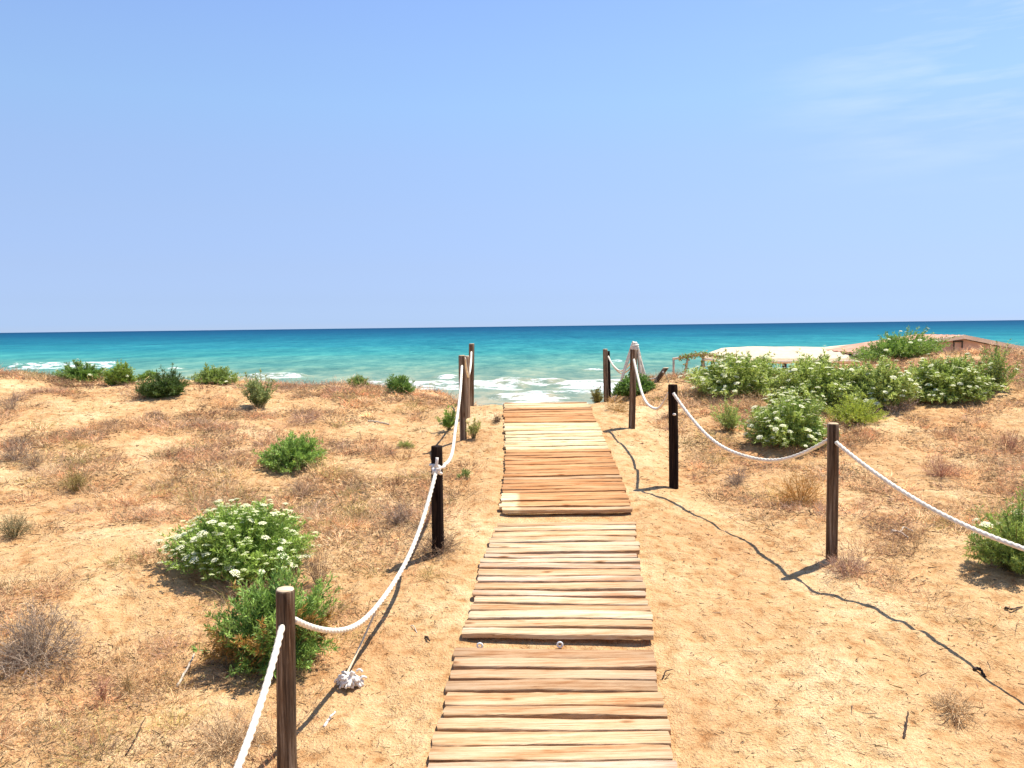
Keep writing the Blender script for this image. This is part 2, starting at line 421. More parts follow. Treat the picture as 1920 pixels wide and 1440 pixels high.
sx = np.concatenate([-np.geomspace(40000, 62, 30)[:-1], seg([(-60, 60, 800)]), np.geomspace(60, 40000, 30)])
yn = [29.0]
while yn[-1] < 150: yn.append(yn[-1] + .0042 * yn[-1] * (yn[-1] / 30) ** .35)
sy = np.concatenate([yn, np.geomspace(155, 60000, 60)])
X, Y = np.meshgrid(sx, sy)
foam = np.zeros_like(X); H = np.zeros_like(X)
fadeN = np.exp(-np.clip(Y - 30, 0, None) / 120) * (np.abs(X) < 400)
H += fadeN * (fnoise(X, Y * 3.0, 9, 3, 70) * .16 + vnoise(X, Y * 2.5, 2.2, 77) * .04)
# (x0, x1, y at middle, width of foam seaward, crest height, strength)
BR = [(-9.5, 1.5, 55.0, 7.0, .40, .50), (-2.0, 4.5, 57.0, 6.0, .42, .42), (2.2, 10.5, 54.5, 8.0, .42, .56), (.0, 8.0, 50.5, 2.4, .15, .50),
      (-2.0, 3.4, 45.0, 4.6, .34, .56), (-1.2, 4.6, 41.4, 2.4, .10, .52),
      (-56, -44, 94, 9, .6, .50), (-59.5, -57, 97, 7, .6, .50), (-22.5, -16.5, 68, 3.0, .4, .48), (-36, -33, 84, 2.0, .3, .5),
      (5.5, 9.0, 72, 1.3, .25, .5), (-12.5, -8.5, 58, 1.6, .2, .5), (-6.5, -3.5, 64, 3.2, .28, .6), (10, 13, 90, 3, .3, .5),
      (7.5, 13, 43.2, 2.0, .3, .6), (13, 30, 47, 2, .3, .5), (-26, -14, 46, 2, .3, .55), (-60, -34, 44, 2, .3, .5)]
for k, (x0, x1, yc, wd, hh, fs) in enumerate(BR):
    yl = yc + vnoise(X, X * 0, 6.0, 90 + k) * 2.2 + vnoise(X, X * 0, 1.6, 120 + k) * .7
    ex = sstep(x0 - .6, x0 + 1.6, X) * (1 - sstep(x1 - 1.6, x1 + .6, X))
    w_ = wd * (.75 + vnoise(X, X * 0, 2.5, 150 + k))
    u = (Y - yl)
    H += ex * hh * np.exp(-np.clip(u, 0, None) ** 2 / 2.2) * np.exp(-np.clip(-u, 0, None) ** 2 / .35)
    foam = np.maximum(foam, ex * fs * sstep(-.5 * w_ - .4, -.35 * w_, u) * (1 - sstep(.15 * w_, .75 * w_, u)))
# swash at the beach
shore = sstep(0, 1.6, 37.5 + vnoise(X, X * 0, 5, 200) * 2 - Y)
foam = np.maximum(foam, .42 * shore * (np.abs(X) < 400))
sea = mesh_np('sea', np.stack([X, Y, SEA + H], -1).reshape(-1, 3), grid_faces(len(sx), len(sy)), m_sea, origin=(0, 0, 0), attrs={'foam': foam.ravel()})
tag(sea, kind='structure')

# ------------------------------------------------------------------ boardwalk
def D_plank(length, width, height, tint, ends, seed, taper=0.0):
    """a half-round plank along x with a rounded, worn top; centre at origin, top at +height"""
    r = np.random.default_rng(seed)
    prof = [(-.5, -.35), (-.5, .62), (-.475, .84), (-.42, .94), (-.15, 1.0), (.15, 1.0), (.42, .94), (.475, .84), (.5, .62), (.5, -.35)]
    n = 26
    V = []; C = []
    bow = r.normal(0, .004); wob = r.random(3) * 6
    for i in range(n + 1):
        u = i / n; x = (u - .5) * length
        ww = width * (1 + taper * (u - .5)) * (1 + .03 * math.sin(u * 7 + wob[0]))
        dy = bow * math.sin(PI * u) * 2 + .003 * math.sin(u * 11 + wob[1])
        dz = .003 * math.sin(u * 5 + wob[2])
        ed = ends * max(math.exp(-u * length / .12), math.exp(-(1 - u) * length / .12))
        for (a, b_) in prof:
            xx = x
            if i in (0, n): xx += r.normal(0, .002) + (1 - 2 * (i == 0)) * -.004 * (abs(a) > .4)
            V.append((xx, a * ww + dy + r.normal(0, .0006), b_ * height + dz + r.normal(0, .0006)))
            C.append([q * (1 - ed * .35) for q in tint])
    m = len(prof)
    Fq = []
    for i in range(n):
        for j in range(m):
            a = i * m + j; b_ = i * m + (j + 1) % m
            Fq.append((a, b_, b_ + m, a + m))
    caps = np.array([list(range(m))[::-1], [n * m + k for k in range(m)]])
    return np.array(V), [np.array(Fq), caps], np.array(C)

def frame_at(s_y):
    x, z = float(path_x(s_y)), float(path_z(s_y))
    return x, z
def board_section(y0, y1, n, label, tints, lift, skew0, skew1, gapR=0, seedo=0, jitx=.006, wob=.004, group='wooden mats laid end to end as a beach path'):
    root = empty('boardwalk_mat', (float(path_x((y0 + y1) / 2)), (y0 + y1) / 2, float(path_z((y0 + y1) / 2))))
    tag(root, label, 'boardwalk', group)
    r = np.random.default_rng(100 + seedo)
    wts = r.uniform(.82, 1.18, n); wts *= (y1 - y0) / wts.sum()
    y = y0
    sk = r.normal(0, 1, n); 
    for i in range(n):
        wd = wts[i]; yc = y + wd / 2; y += wd
        u = i / max(1, n - 1)
        skew = skew0 + (skew1 - skew0) * u + sk[i] * wob
        c = tints(i, u, r)
        gap = (r.uniform(.008, .016) + (.012 if r.random() < .18 else 0)) * (.65 if y0 > 7.2 else 1)
        V, Fq, C = D_plank(1.2 + r.normal(0, .010), wd - gap - .004, .024 * r.uniform(.9, 1.12), c, .5, seedo * 100 + i, r.normal(0, .05) + gapR)
        px, pz = frame_at(yc)
        slope = (float(path_z(yc + .2)) - float(path_z(yc - .2))) / .4
        o = mesh_np('plank', V, Fq, m_plank, C, parent=root, smooth=False)
        o.location = (px + r.normal(0, jitx) - root.location.x, yc - root.location.y, pz + lift + r.normal(0, .0025) - root.location.z)
        o.rotation_euler = (math.atan(slope), r.normal(0, .003), skew)
    return root

def tone(c, v): return [k * v for k in c]
PALE, CREAM, TAN, ORANGE, BROWN, PINK = (.69, .55, .38), (.74, .65, .41), (.62, .44, .27), (.58, .335, .165), (.52, .36, .225), (.66, .51, .38)
def tintA(i, u, r):      # near mat: pale boards close by, browner towards the joint
    c = BROWN if u > .80 else (TAN if u > .5 and r.random() < .6 else (PINK if r.random() < .6 else PALE))
    return tone(c, r.uniform(.88, 1.1))
def tintB(i, u, r):
    c = [PALE, PINK, TAN, PALE, PINK, TAN, PALE][r.integers(7)]
    return tone(c, r.uniform(.92, 1.1))
def tintC(i, u, r): return tone(ORANGE if r.random() < .9 else TAN, r.uniform(.92, 1.1))
def tintD(i, u, r): return tone(CREAM, r.uniform(.92, 1.08))
def tintE(i, u, r): return tone(ORANGE if u < .45 else (CREAM if u < .7 else TAN), r.uniform(.85, 1.1))
board_section(2.6, 4.93, 19, 'nearest wooden mat of the path, brown by the dark joint and paler towards us', tintA, .010, .0, -.045, 0, 1, wob=.007)
board_section(5.03, 7.02, 18, 'pale pinkish wooden mat between the dark joint and the strip of sand', tintB, .026, -.075, .0, .0, 2, wob=.011)
matC = board_section(7.36, 9.46, 20, 'orange brown wooden mat beyond the sand strip, with one cream patch at its left end', tintC, .026, .0, .03, .0, 3)
board_section(9.50, 10.60, 9, 'cream coloured wooden mat between two orange ones', tintD, .018, .03, .0, .0, 4)
board_section(10.64, 12.30, 13, 'farthest wooden mat, orange and cream boards ending at the dune crest above the sea', tintE, .014, .0, .0, .0, 5)
# cream patch: the left ends of the first three boards of that mat are bare wood
for k, o in enumerate(sorted([c for c in matC.children], key=lambda o: o.location.y)[:5]):
    a = o.data.color_attributes['Col']; n = len(o.data.vertices)
    co = np.zeros(n * 3, np.float32); o.data.vertices.foreach_get('co', co); co = co.reshape(-1, 3)
    cc = np.zeros(n * 4, np.float32); a.data.foreach_get('color', cc); cc = cc.reshape(-1, 4)
    cc[co[:, 0] < -.42, :3] = (.80, .68, .45); a.data.foreach_set('color', cc.ravel())
# the plastic loops poking out at the dark joint
for px, py in ((901, 1203), (1049, 1211)):
    p = hit(px, py)
    me = bpy.data.meshes.new('rope_loop')
    V = []; Fq = []
    for i in range(16):
        for j in range(8):
            A, B = i / 16 * 2 * PI, j / 8 * 2 * PI
            V.append(((.016 + .006 * math.cos(B)) * math.cos(A), .006 * math.sin(B), (.016 + .006 * math.cos(B)) * math.sin(A)))
            Fq.append((i * 8 + j, ((i + 1) % 16) * 8 + j, ((i + 1) % 16) * 8 + (j + 1) % 8, i * 8 + (j + 1) % 8))
    mat_b = [o for o in col.objects if o.name == 'boardwalk_mat.001'][0]
    o = mesh_np('joint_ring', V, np.array(Fq), m_plastic, parent=mat_b)
    o.location = (p[0] - mat_b.location.x, 4.985 - mat_b.location.y, float(path_z(4.985)) + .012 - mat_b.location.z)

# ------------------------------------------------------------------ tubes, posts and ropes
def tube(P, R, sides=8, twist=0, lobes=3, amp=0, close=True):
    P = np.asarray(P, float); n = len(P)
    R = np.full(n, R) if np.isscalar(R) else np.asarray(R)
    Tn = np.gradient(P, axis=0); Tn /= np.linalg.norm(Tn, axis=1)[:, None] + 1e-9
    up = np.array([0, 0, 1.0]) if abs(Tn[0][2]) < .9 else np.array([1.0, 0, 0])
    s = np.concatenate([[0], np.cumsum(np.linalg.norm(np.diff(P, axis=0), axis=1))])
    a = np.cross(Tn[0], up); a /= np.linalg.norm(a)
    V = []
    for i in range(n):
        a = a - Tn[i] * np.dot(a, Tn[i]); a /= np.linalg.norm(a); b_ = np.cross(Tn[i], a)
        th = np.arange(sides) / sides * 2 * PI
        rr = R[i] * (1 + amp * np.abs(np.cos(lobes / 2 * (th - twist * s[i])) ) - amp * .6)
        V.append(P[i] + (np.cos(th) * rr)[:, None] * a + (np.sin(th) * rr)[:, None] * b_)
    V = np.concatenate(V)
    i = np.arange(n - 1)[:, None] * sides + np.arange(sides)[None]
    j = np.arange(n - 1)[:, None] * sides + (np.arange(sides)[None] + 1) % sides
    Fq = np.stack([i.ravel(), j.ravel(), j.ravel() + sides, i.ravel() + sides], 1)
    caps = np.array([list(range(sides))[::-1], [(n - 1) * sides + k for k in range(sides)]])
    return V, Fq, caps
def join(parts):
    """parts: (V, Fq, caps) -> V, [quads, caps]"""
    Vs, Q, K = [], [], {}
    o = 0
    for V, Fq, caps in parts:
        Vs.append(V); Q.append(Fq + o); K.setdefault(caps.shape[1], []).append(caps + o); o += len(V)
    return np.concatenate(Vs), [np.concatenate(Q)] + [np.concatenate(v_) for v_ in K.values()]

POSTS = {}
def post(key, base, top_z, rad, mat, label, lean=(0, 0), seed=0, bury=.25, group='posts holding the ropes along the path', cut=True):
    r = np.random.default_rng(seed + 500)
    h = top_z - base[2]
    n, m = 40, 28
    V = []
    crk = r.random(4) * 2 * PI; cw = r.uniform(.10, .2, 4); cdp = r.uniform(.03, .10, 4)
    for i in range(n + 1):
        u = i / n; z = -bury + (h + bury) * u
        rr = rad * (1.03 - .06 * u)
        if i == n: rr *= .93
        if i == n - 1: z = h - .006
        if i == n: z = h
        ox = lean[0] * z / h + .004 * math.sin(3 * u + seed); oy = lean[1] * z / h
        for j in range(m):
            th = j / m * 2 * PI
            q = 1 + .025 * math.sin(2 * th + seed + 2 * u) + .012 * math.sin(5 * th + 4 * u) + r.normal(0, .004)
            for c_, w_, d_ in zip(crk, cw, cdp):
                dd = (th - c_ - .25 * math.sin(2.2 * u + c_) + PI) % (2 * PI) - PI
                q -= d_ * math.exp(-(dd / w_) ** 2) * (.5 + .5 * math.sin(5 * u + c_ * 3))
            V.append((ox + rr * q * math.cos(th), oy + rr * q * math.sin(th), z))
    V = np.array(V)
    i = np.arange(n)[:, None] * m + np.arange(m)[None]; j = np.arange(n)[:, None] * m + (np.arange(m)[None] + 1) % m
    Fq = np.stack([i.ravel(), j.ravel(), j.ravel() + m, i.ravel() + m], 1)
    caps = np.array([list(range(m))[::-1], [n * m + k for k in range(m)]])
    root = empty('rope_post', base)
    tag(root, label, 'post', group)
    mesh_np('shaft', V, [Fq, caps], mat, parent=root)
    if cut:
        ring = V[n * m:(n + 1) * m]; c_ = ring.mean(0)
        R1 = c_ + (ring - c_) * .985 + (0, 0, .0015); R2 = c_ + (ring - c_) * .93 + (0, 0, .007)
        VV = np.concatenate([R1, R2]); k = np.arange(m); k2 = (k + 1) % m
        mesh_np('sawn_top', VV, [np.stack([k, k2, k2 + m, k + m], 1), np.array([list(range(m, 2 * m))])], m_cut, parent=root)
    POSTS[key] = (np.array(base, float), h, np.array([lean[0], lean[1]]), rad)
    return root
def on_post(key, z, off=0):
    b_, h, ln, rad = POSTS[key]
    u = (z - b_[2]) / h
    return np.array([b_[0] + ln[0] * u, b_[1] + ln[1] * u, z])
def post_px(key, bx, by, tx, ty, rad, mat, label, depth=None, **kw):
    p = at(bx, by, depth) if depth else hit(bx, by)
    g = float(T(p[0], p[1])); p = np.array([p[0], p[1], min(p[2], g) if depth is None else g])
    q = at(tx, ty, p[1])
    return post(key, p, q[2], rad, mat, label, lean=(q[0] - p[0], 0), **kw)

post_px('A', 537, 1490, 536, 1106, .046, m_post_brown, 'nearest brown post with a pale sawn top in front of a green bush', depth=3.8, seed=1)
post_px('B', 821, 1037, 820, 836, .047, m_post_black, 'black post on the left of the path with a white rope knotted round it', seed=2, cut=False)
post_px('C', 869, 822, 866, 667, .043, m_post_brown, 'brown post left of the path with a paler post close behind it', seed=3)
post_px('C2', 876, 790, 875, 668, .038, m_post_grey, 'paler post half hidden just behind the brown post left of the path', depth=11.3, seed=13)
post_px('D', 884, 768, 884, 645, .044, m_post_brown, 'farthest brown post on the left of the path, standing against the sea', depth=12.6, seed=4)
post_px('E', 1560, 1048, 1561, 795, .044, m_post_brown, 'weathered brown post with a round pale top on the right dune, rope on both sides', seed=5)
post_px('Fp', 1263, 915, 1261, 721, .047, m_post_black, 'black post right of the path with a white rope stub on its face', seed=6, cut=False)
post_px('G', 1184, 803, 1188, 655, .041, m_post_brown, 'brown post right of the path in front of the round green bush', seed=7, cut=False)
post_px('H', 1142, 756, 1140, 658, .042, m_post_black, 'black post at the crest right of the path with a brown post behind', seed=8, cut=False)
post_px('H2', 1137, 752, 1135, 655, .040, m_post_brown, 'brown post peeping out from behind the black post at the crest', depth=13.3, seed=9)
post_px('I', 1190, 740, 1190, 648, .045, m_post_brown, 'post at the crest with white ropes draped over its top', depth=14.2, seed=10)
post_px('J', 1229, 722, 1248, 690, .050, m_post_brown, 'short post leaning over to the right at the dune crest', depth=13.6, seed=11)
post('K', np.array([-.93, 1.3, float(T(-.93, 1.3))]), 1.35, .045, m_post_brown, 'brown post on the left beside the photographer', seed=12)
post('Lp', np.array([3.35, 3.3, float(T(3.35, 3.3))]), 1.2, .045, m_post_brown, 'brown post on the right dune holding the end of the near rope', seed=14)

def rope(name, pts, rad, mat, label, group='white ropes slung between the posts', fine=True, cat='rope'):
    V, Fq, caps = tube(pts, rad, 15 if fine else 8, twist=1.0 / (rad * 1.5), lobes=3, amp=.30)
    o = mesh_np(name, V, [Fq, caps], mat)
    tag(o, label, cat, group)
    return o
def sagline(a, b_, sag, n=200, skewp=0):
    u = np.linspace(0, 1, n)[:, None]
    P = a + (b_ - a) * u
    P[:, 2] -= (4 * sag * u * (1 - u))[:, 0]
    w_ = np.sin(u[:, 0] * PI)
    P[:, 0] += .008 * np.sin(u[:, 0] * 9 + sag * 40) * w_
    P[:, 2] += .005 * np.sin(u[:, 0] * 13 + sag * 70) * w_
    return P
def zpx(key, py):      # height on the post that is seen at this row
    b_ = POSTS[key][0]; lo, hi = b_[2], b_[2] + 2
    for _ in range(40):
        mid = (lo + hi) / 2; v_ = np.array([b_[0], b_[1], mid]) - CAM
        yy = 720 - F * np.dot(v_, _u) / np.dot(v_, _f)
        if yy > py: lo = mid
        else: hi = mid
    return lo
A1 = on_post('A', zpx('A', 1168)); A1b = A1 + (-.0, -.05, 0); A1f = A1 + (.03, .04, 0)
B1 = on_post('B', zpx('B', 876)) + (0, -.05, 0)
rope('rope', sagline(A1b + (-.005, 0, .0), on_post('K', 1.12), .39, 420), .0145, m_rope, 'thick white rope running from the nearest brown post out of the bottom')
r2 = sagline(A1f, B1, .47, 460)
rope2 = rope('rope', r2, .0145, m_rope, 'white rope sagging from the nearest brown post to the knotted black post')
B2 = on_post('B', zpx('B', 868)); C1 = on_post('C', zpx('C', 686)) + (0, -.042, 0)
rope('rope', sagline(B2 + (.05, .03, -.02), C1, .30, 360), .0145, m_rope, 'white rope climbing from the black post to the brown post left of the path')
D1 = on_post('D', zpx('D', 660)) + (0, -.044, 0); C1b = on_post('C', zpx('C', 672)) + (.035, .03, 0)
rope('rope', sagline(C1b, D1, .30, 240), .0145, m_rope, 'short V shaped white rope between the two far posts on the left', fine=False)
E1 = on_post('E', zpx('E', 828)) + (.0, -.044, 0)
rope('rope', sagline(E1 + (.012, 0, 0), on_post('Lp', 1.05), .28, 460), .0145, m_rope, 'white rope hanging from the weathered post to the right edge')
F1 = on_post('Fp', zpx('Fp', 737)) + (.0, -.045, 0); E2 = on_post('E', zpx('E', 826)) + (-.02, .035, 0)
rope('rope', sagline(F1, E2, .37, 420), .0145, m_rope, 'white rope sagging between the black post and the weathered post on the right')
G1 = on_post('G', zpx('G', 674)) + (0, -.042, 0); F2 = on_post('Fp', zpx('Fp', 737)) + (-.03, .04, 0)
rope('rope', sagline(G1, F2, .36, 300), .0145, m_rope, 'white rope dipping between the brown and the black post right of the path')
H1 = on_post('H', zpx('H', 668)) + (0, -.043, 0); G2 = on_post('I', zpx('I', 668)) + (-.01, -.02, 0)
rope('rope', sagline(H1, G2, .26, 240), .0145, m_rope, 'upper of the two ropes between the crest posts right of the path', fine=False)
rope('rope', sagline(H1 + (.01, 0, -.012), G2 + (0, 0, -.10), .25, 240), .011, m_rope_tan, 'lower and thinner of the two ropes between the crest posts', fine=False)
J1 = on_post('J', POSTS['J'][0][2] + POSTS['J'][1] * .75) + (0, -.05, 0); I2 = on_post('I', zpx('I', 700))
rope('rope', sagline(J1, I2, .12, 160), .016, m_rope, 'rope reaching from the leaning post behind the round bush', fine=False)
# stub on the black post
p = on_post('Fp', zpx('Fp', 776)) + (0, -.047, 0)
V, Fq, caps = tube(np.array([p + (0, .03, 0), p + (.0, -.0, 0), p + (.01, -.02, .0)]), .012, 10)
root = [o for o in col.objects if o.get('label', '').startswith('black post right of the path')][0]
mesh_np('rope_stub', V - np.array(root.location), [Fq, caps], m_frayed, parent=root)
# wire of the leaning post
pj = on_post('J', POSTS['J'][0][2] + POSTS['J'][1] * .85)
gx = float(T(pj[0] + .06, pj[1] - .25))
V, Fq, caps = tube(np.array([pj, (pj + np.array([pj[0] + .06, pj[1] - .25, gx])) / 2, [pj[0] + .06, pj[1] - .25, gx]]), .004, 6)
root = [o for o in col.objects if o.get('label', '').startswith('short post leaning')][0]
mesh_np('guy_wire', V - np.array(root.location), [Fq, caps], m_wire, parent=root)

# knot on the black post: part of the second rope
def knot_pts(c, r1, turns, seed, squash=.8, n=160):
    r = np.random.default_rng(seed)
    u = np.linspace(0, turns * 2 * PI, n)
    ph = r.random(3) * 6
    return np.stack([c[0] + r1 * np.sin(u) * (1 + .3 * np.sin(u * 1.7 + ph[0])), c[1] + r1 * .8 * np.cos(u * 1.31 + ph[1]), c[2] + r1 * squash * np.sin(u * .77 + ph[2]) + r1 * .3 * np.cos(u * 2.1)], 1)
kc = B1 + (.0, -.018, 0)
ktubes = [tube(knot_pts(kc + (0, 0, -.01), .026, 2.3, 5, 1.0), .012, 8, 40, 3, .25)]
th = np.linspace(-.2, 2 * PI - .4, 60)
bc = on_post('B', kc[2]); ktubes.append(tube(np.stack([bc[0] + .054 * np.sin(th), bc[1] - .054 * np.cos(th), bc[2] + .004 * th], 1), .012, 8, 40, 3, .25))
tail = np.array([kc, kc + (.0, -.012, .03), kc + (.004, -.014, .065), kc + (.006, -.012, .09)])
ktubes.append(tube(tail, .012, 8))
tail = np.array([kc, kc + (-.02, -.015, -.015), kc + (-.035, -.012, -.04)])
ktubes.append(tube(tail, .009, 8))
V, Fl = join(ktubes)
o = mesh_np('knot', V - np.array(rope2.location), Fl, m_frayed, parent=rope2)
# frayed loose end: cord from the rope to a tassel on the sand
pe = hit(656, 1284)
pe[2] = float(T(pe[0], pe[1]))
kk = int(np.argmin(np.abs(r2[:, 1] - (pe[1] + .42)))); ps = r2[kk]
u = np.linspace(0, 1, 40)[:, None]
cord = ps + (pe + np.array([-.02, -.0, .07]) - ps) * u
cord[:, 2] -= (.05 * np.sin(u * PI))[:, 0]; cord[:, 0] -= (.02 * np.sin(u * PI))[:, 0]
parts = [tube(cord, .0065, 8, 80, 3, .25)]
V, Fl = join(parts)
o = mesh_np('loose_cord', V - np.array(rope2.location), Fl, m_rope_tan, parent=rope2)
rr = np.random.default_rng(44)
parts = []
for k in range(90):
    d0 = rr.normal(0, 1, 3); d0[2] = abs(d0[2]) * .6; d0[0] *= 1.5; d0 /= np.linalg.norm(d0)
    ln = rr.uniform(.02, .055)
    s0 = pe + np.array([0, 0, .045]) + rr.normal(0, 1, 3) * (.026, .018, .014)
    e0 = s0 + d0 * ln; e0[2] -= rr.uniform(.01, .05); e0[2] = max(e0[2], pe[2] + .006)
    mid = (s0 + e0) / 2 + np.array([0, 0, .022]) + rr.normal(0, .006, 3)
    q = np.linspace(0, 1, 8)[:, None]
    parts.append(tube((1 - q) ** 2 * s0 + 2 * q * (1 - q) * mid + q ** 2 * e0, rr.uniform(.006, .011), 6))
V, Fl = join(parts)
o = mesh_np('frayed_end', V - np.array(rope2.location), Fl, m_frayed, parent=rope2)

# ropes draped over the crest post
bI, hI, lI, rI = POSTS['I']; tI = on_post('I', bI[2] + hI)
parts = []
rr = np.random.default_rng(9)
th = np.linspace(0, 2 * PI * 3.4, 110)
parts.append(tube(np.stack([tI[0] + .056 * np.cos(th), tI[1] + .056 * np.sin(th), tI[2] - .085 + .032 * th / (2 * PI)], 1), .017, 7, 60, 3, .2))
th = np.linspace(0, 2 * PI * 1.6, 50)
parts.append(tube(np.stack([tI[0] + .03 * np.cos(th), tI[1] + .03 * np.sin(th), tI[2] + .02 + .012 * th / 3], 1), .018, 7, 60, 3, .2))
coil = join(parts)
strands = []
for k in range(15):
    sgn = -1 if k < 5 else 1
    spread = (rr.uniform(.20, .34) if sgn < 0 else rr.uniform(.08, .24)) * sgn
    s0 = tI + np.array([sgn * .05, rr.uniform(-.05, .05), rr.uniform(-.12, -.01)])
    e0 = np.array([bI[0] + spread, bI[1] + rr.uniform(-.16, .16), 0]); e0[2] = float(T(e0[0], e0[1])) + .01
    q = np.linspace(0, 1, 30)[:, None]
    mid = s0 * .5 + e0 * .5 + np.array([sgn * .02, 0, 0]) + rr.normal(0, .01, 3)
    strands.append(tube((1 - q) ** 2 * s0 + 2 * q * (1 - q) * mid + q ** 2 * e0, .015, 7, 60, 3, .2))
sn = join(strands)
root = empty('rope_bundle', tI + np.array([0, 0, -.1])); tag(root, 'bundle of white rope wound round a crest post and hanging down to the sand', 'rope')
mesh_np('coil', coil[0] - np.array(root.location), coil[1], m_frayed, parent=root)
mesh_np('hanging_strands', sn[0] - np.array(root.location), sn[1], m_rope, parent=root)

# ------------------------------------------------------------------ vegetation builders
def unit(v_): return v_ / (np.linalg.norm(v_, axis=-1, keepdims=True) + 1e-9)
def ribbons(P, D, Ln, Wd, bend, colr, r):
    n = len(P)
    S = unit(np.cross(D, unit(r.normal(0, 1, (n, 3)))))
    Lc = Ln[:, None]; W2 = Wd[:, None] / 2
    m_ = P + D * Lc * .52
    e_ = P + D * Lc + bend
    m_ = m_ + bend * .22
    V = np.stack([P - S * W2, P + S * W2, m_ - S * W2 * .75, m_ + S * W2 * .75, e_ - S * W2 * .25, e_ + S * W2 * .25], 1).reshape(-1, 3)
    i = np.arange(n)[:, None] * 6
    Fq = np.concatenate([i + np.array([[0, 1, 3, 2]]), i + np.array([[2, 3, 5, 4]])])
    return V, Fq, np.repeat(colr, 6, 0), m_, e_
def leaves(B, D, S, Ln, Wd, colr):
    n = len(B); Lc = Ln[:, None]; W2 = Wd[:, None] / 2
    Nn = unit(np.cross(D, S))
    V = np.stack([B, B + D * Lc * .45 + S * W2 + Nn * W2 * .5, B + D * Lc, B + D * Lc * .45 - S * W2 + Nn * W2 * .5], 1).reshape(-1, 3)
    i = np.arange(n)[:, None] * 4
    return V, i + np.array([[0, 1, 2, 3]]), np.repeat(colr, 4, 0)
def cat(ps):
    Vs, Fs, Cs = [], [], []; o = 0
    for V, Fq, C in ps:
        Vs.append(V); Fs.append(Fq + o); Cs.append(C); o += len(V)
    return np.concatenate(Vs), np.concatenate(Fs), np.concatenate(Cs)

# umbels, shared mesh data
UMB = []
for k in range(4):
    r = np.random.default_rng(900 + k)
    V, Fs, C = [], [], []
    m = 22 + k * 3
    for i in range(m):
        rad = .031 * math.sqrt((i + .5) / m) * r.uniform(.9, 1.1); a = i * 2.39996
        c = np.array([rad * math.cos(a), rad * math.sin(a), -.9 * rad * rad / .031 * .35 + r.normal(0, .001)])
        s = r.uniform(.0055, .0085); tilt = unit(np.array([c[0] * 9, c[1] * 9, 1.0]))
        ax = unit(np.cross(tilt, [0, 1, .1])); ay = np.cross(tilt, ax); o0 = len(V)
        cc = np.array([.86, .84, .58]) * r.uniform(.85, 1.05) * np.array([1, 1, r.uniform(.8, 1.1)])
        for j in range(6):
            q = j / 6 * 2 * PI; V.append(c + (ax * math.cos(q) + ay * math.sin(q)) * s * (1 if j % 2 else .7)); C.append(cc)
        Fs.append([o0 + j for j in range(6)])
    petals = (np.array(V), np.array(Fs), np.array(C))
    me = bpy.data.meshes.new('umbel')
    rays = []
    # green stalks under the florets
    n = m
    Pb = np.zeros((n, 3)); Pb[:, 2] = -.035
    tip = petals[0].reshape(m, 6, 3).mean(1)
    Dd = unit(tip - Pb); Ln = np.linalg.norm(tip - Pb, axis=1)
    rb = ribbons(Pb, Dd, Ln, np.full(n, .0018), np.zeros((n, 3)), np.tile([.20, .30, .06], (n, 1)), r)
    Vall = np.concatenate([petals[0], rb[0]])
    o = mesh_np('flower_head', Vall, [petals[1], rb[1] + len(petals[0])], m_petal, np.concatenate([petals[2], rb[2]]), origin=(0, 0, 0))
    UMB.append(o.data); bpy.data.objects.remove(o)

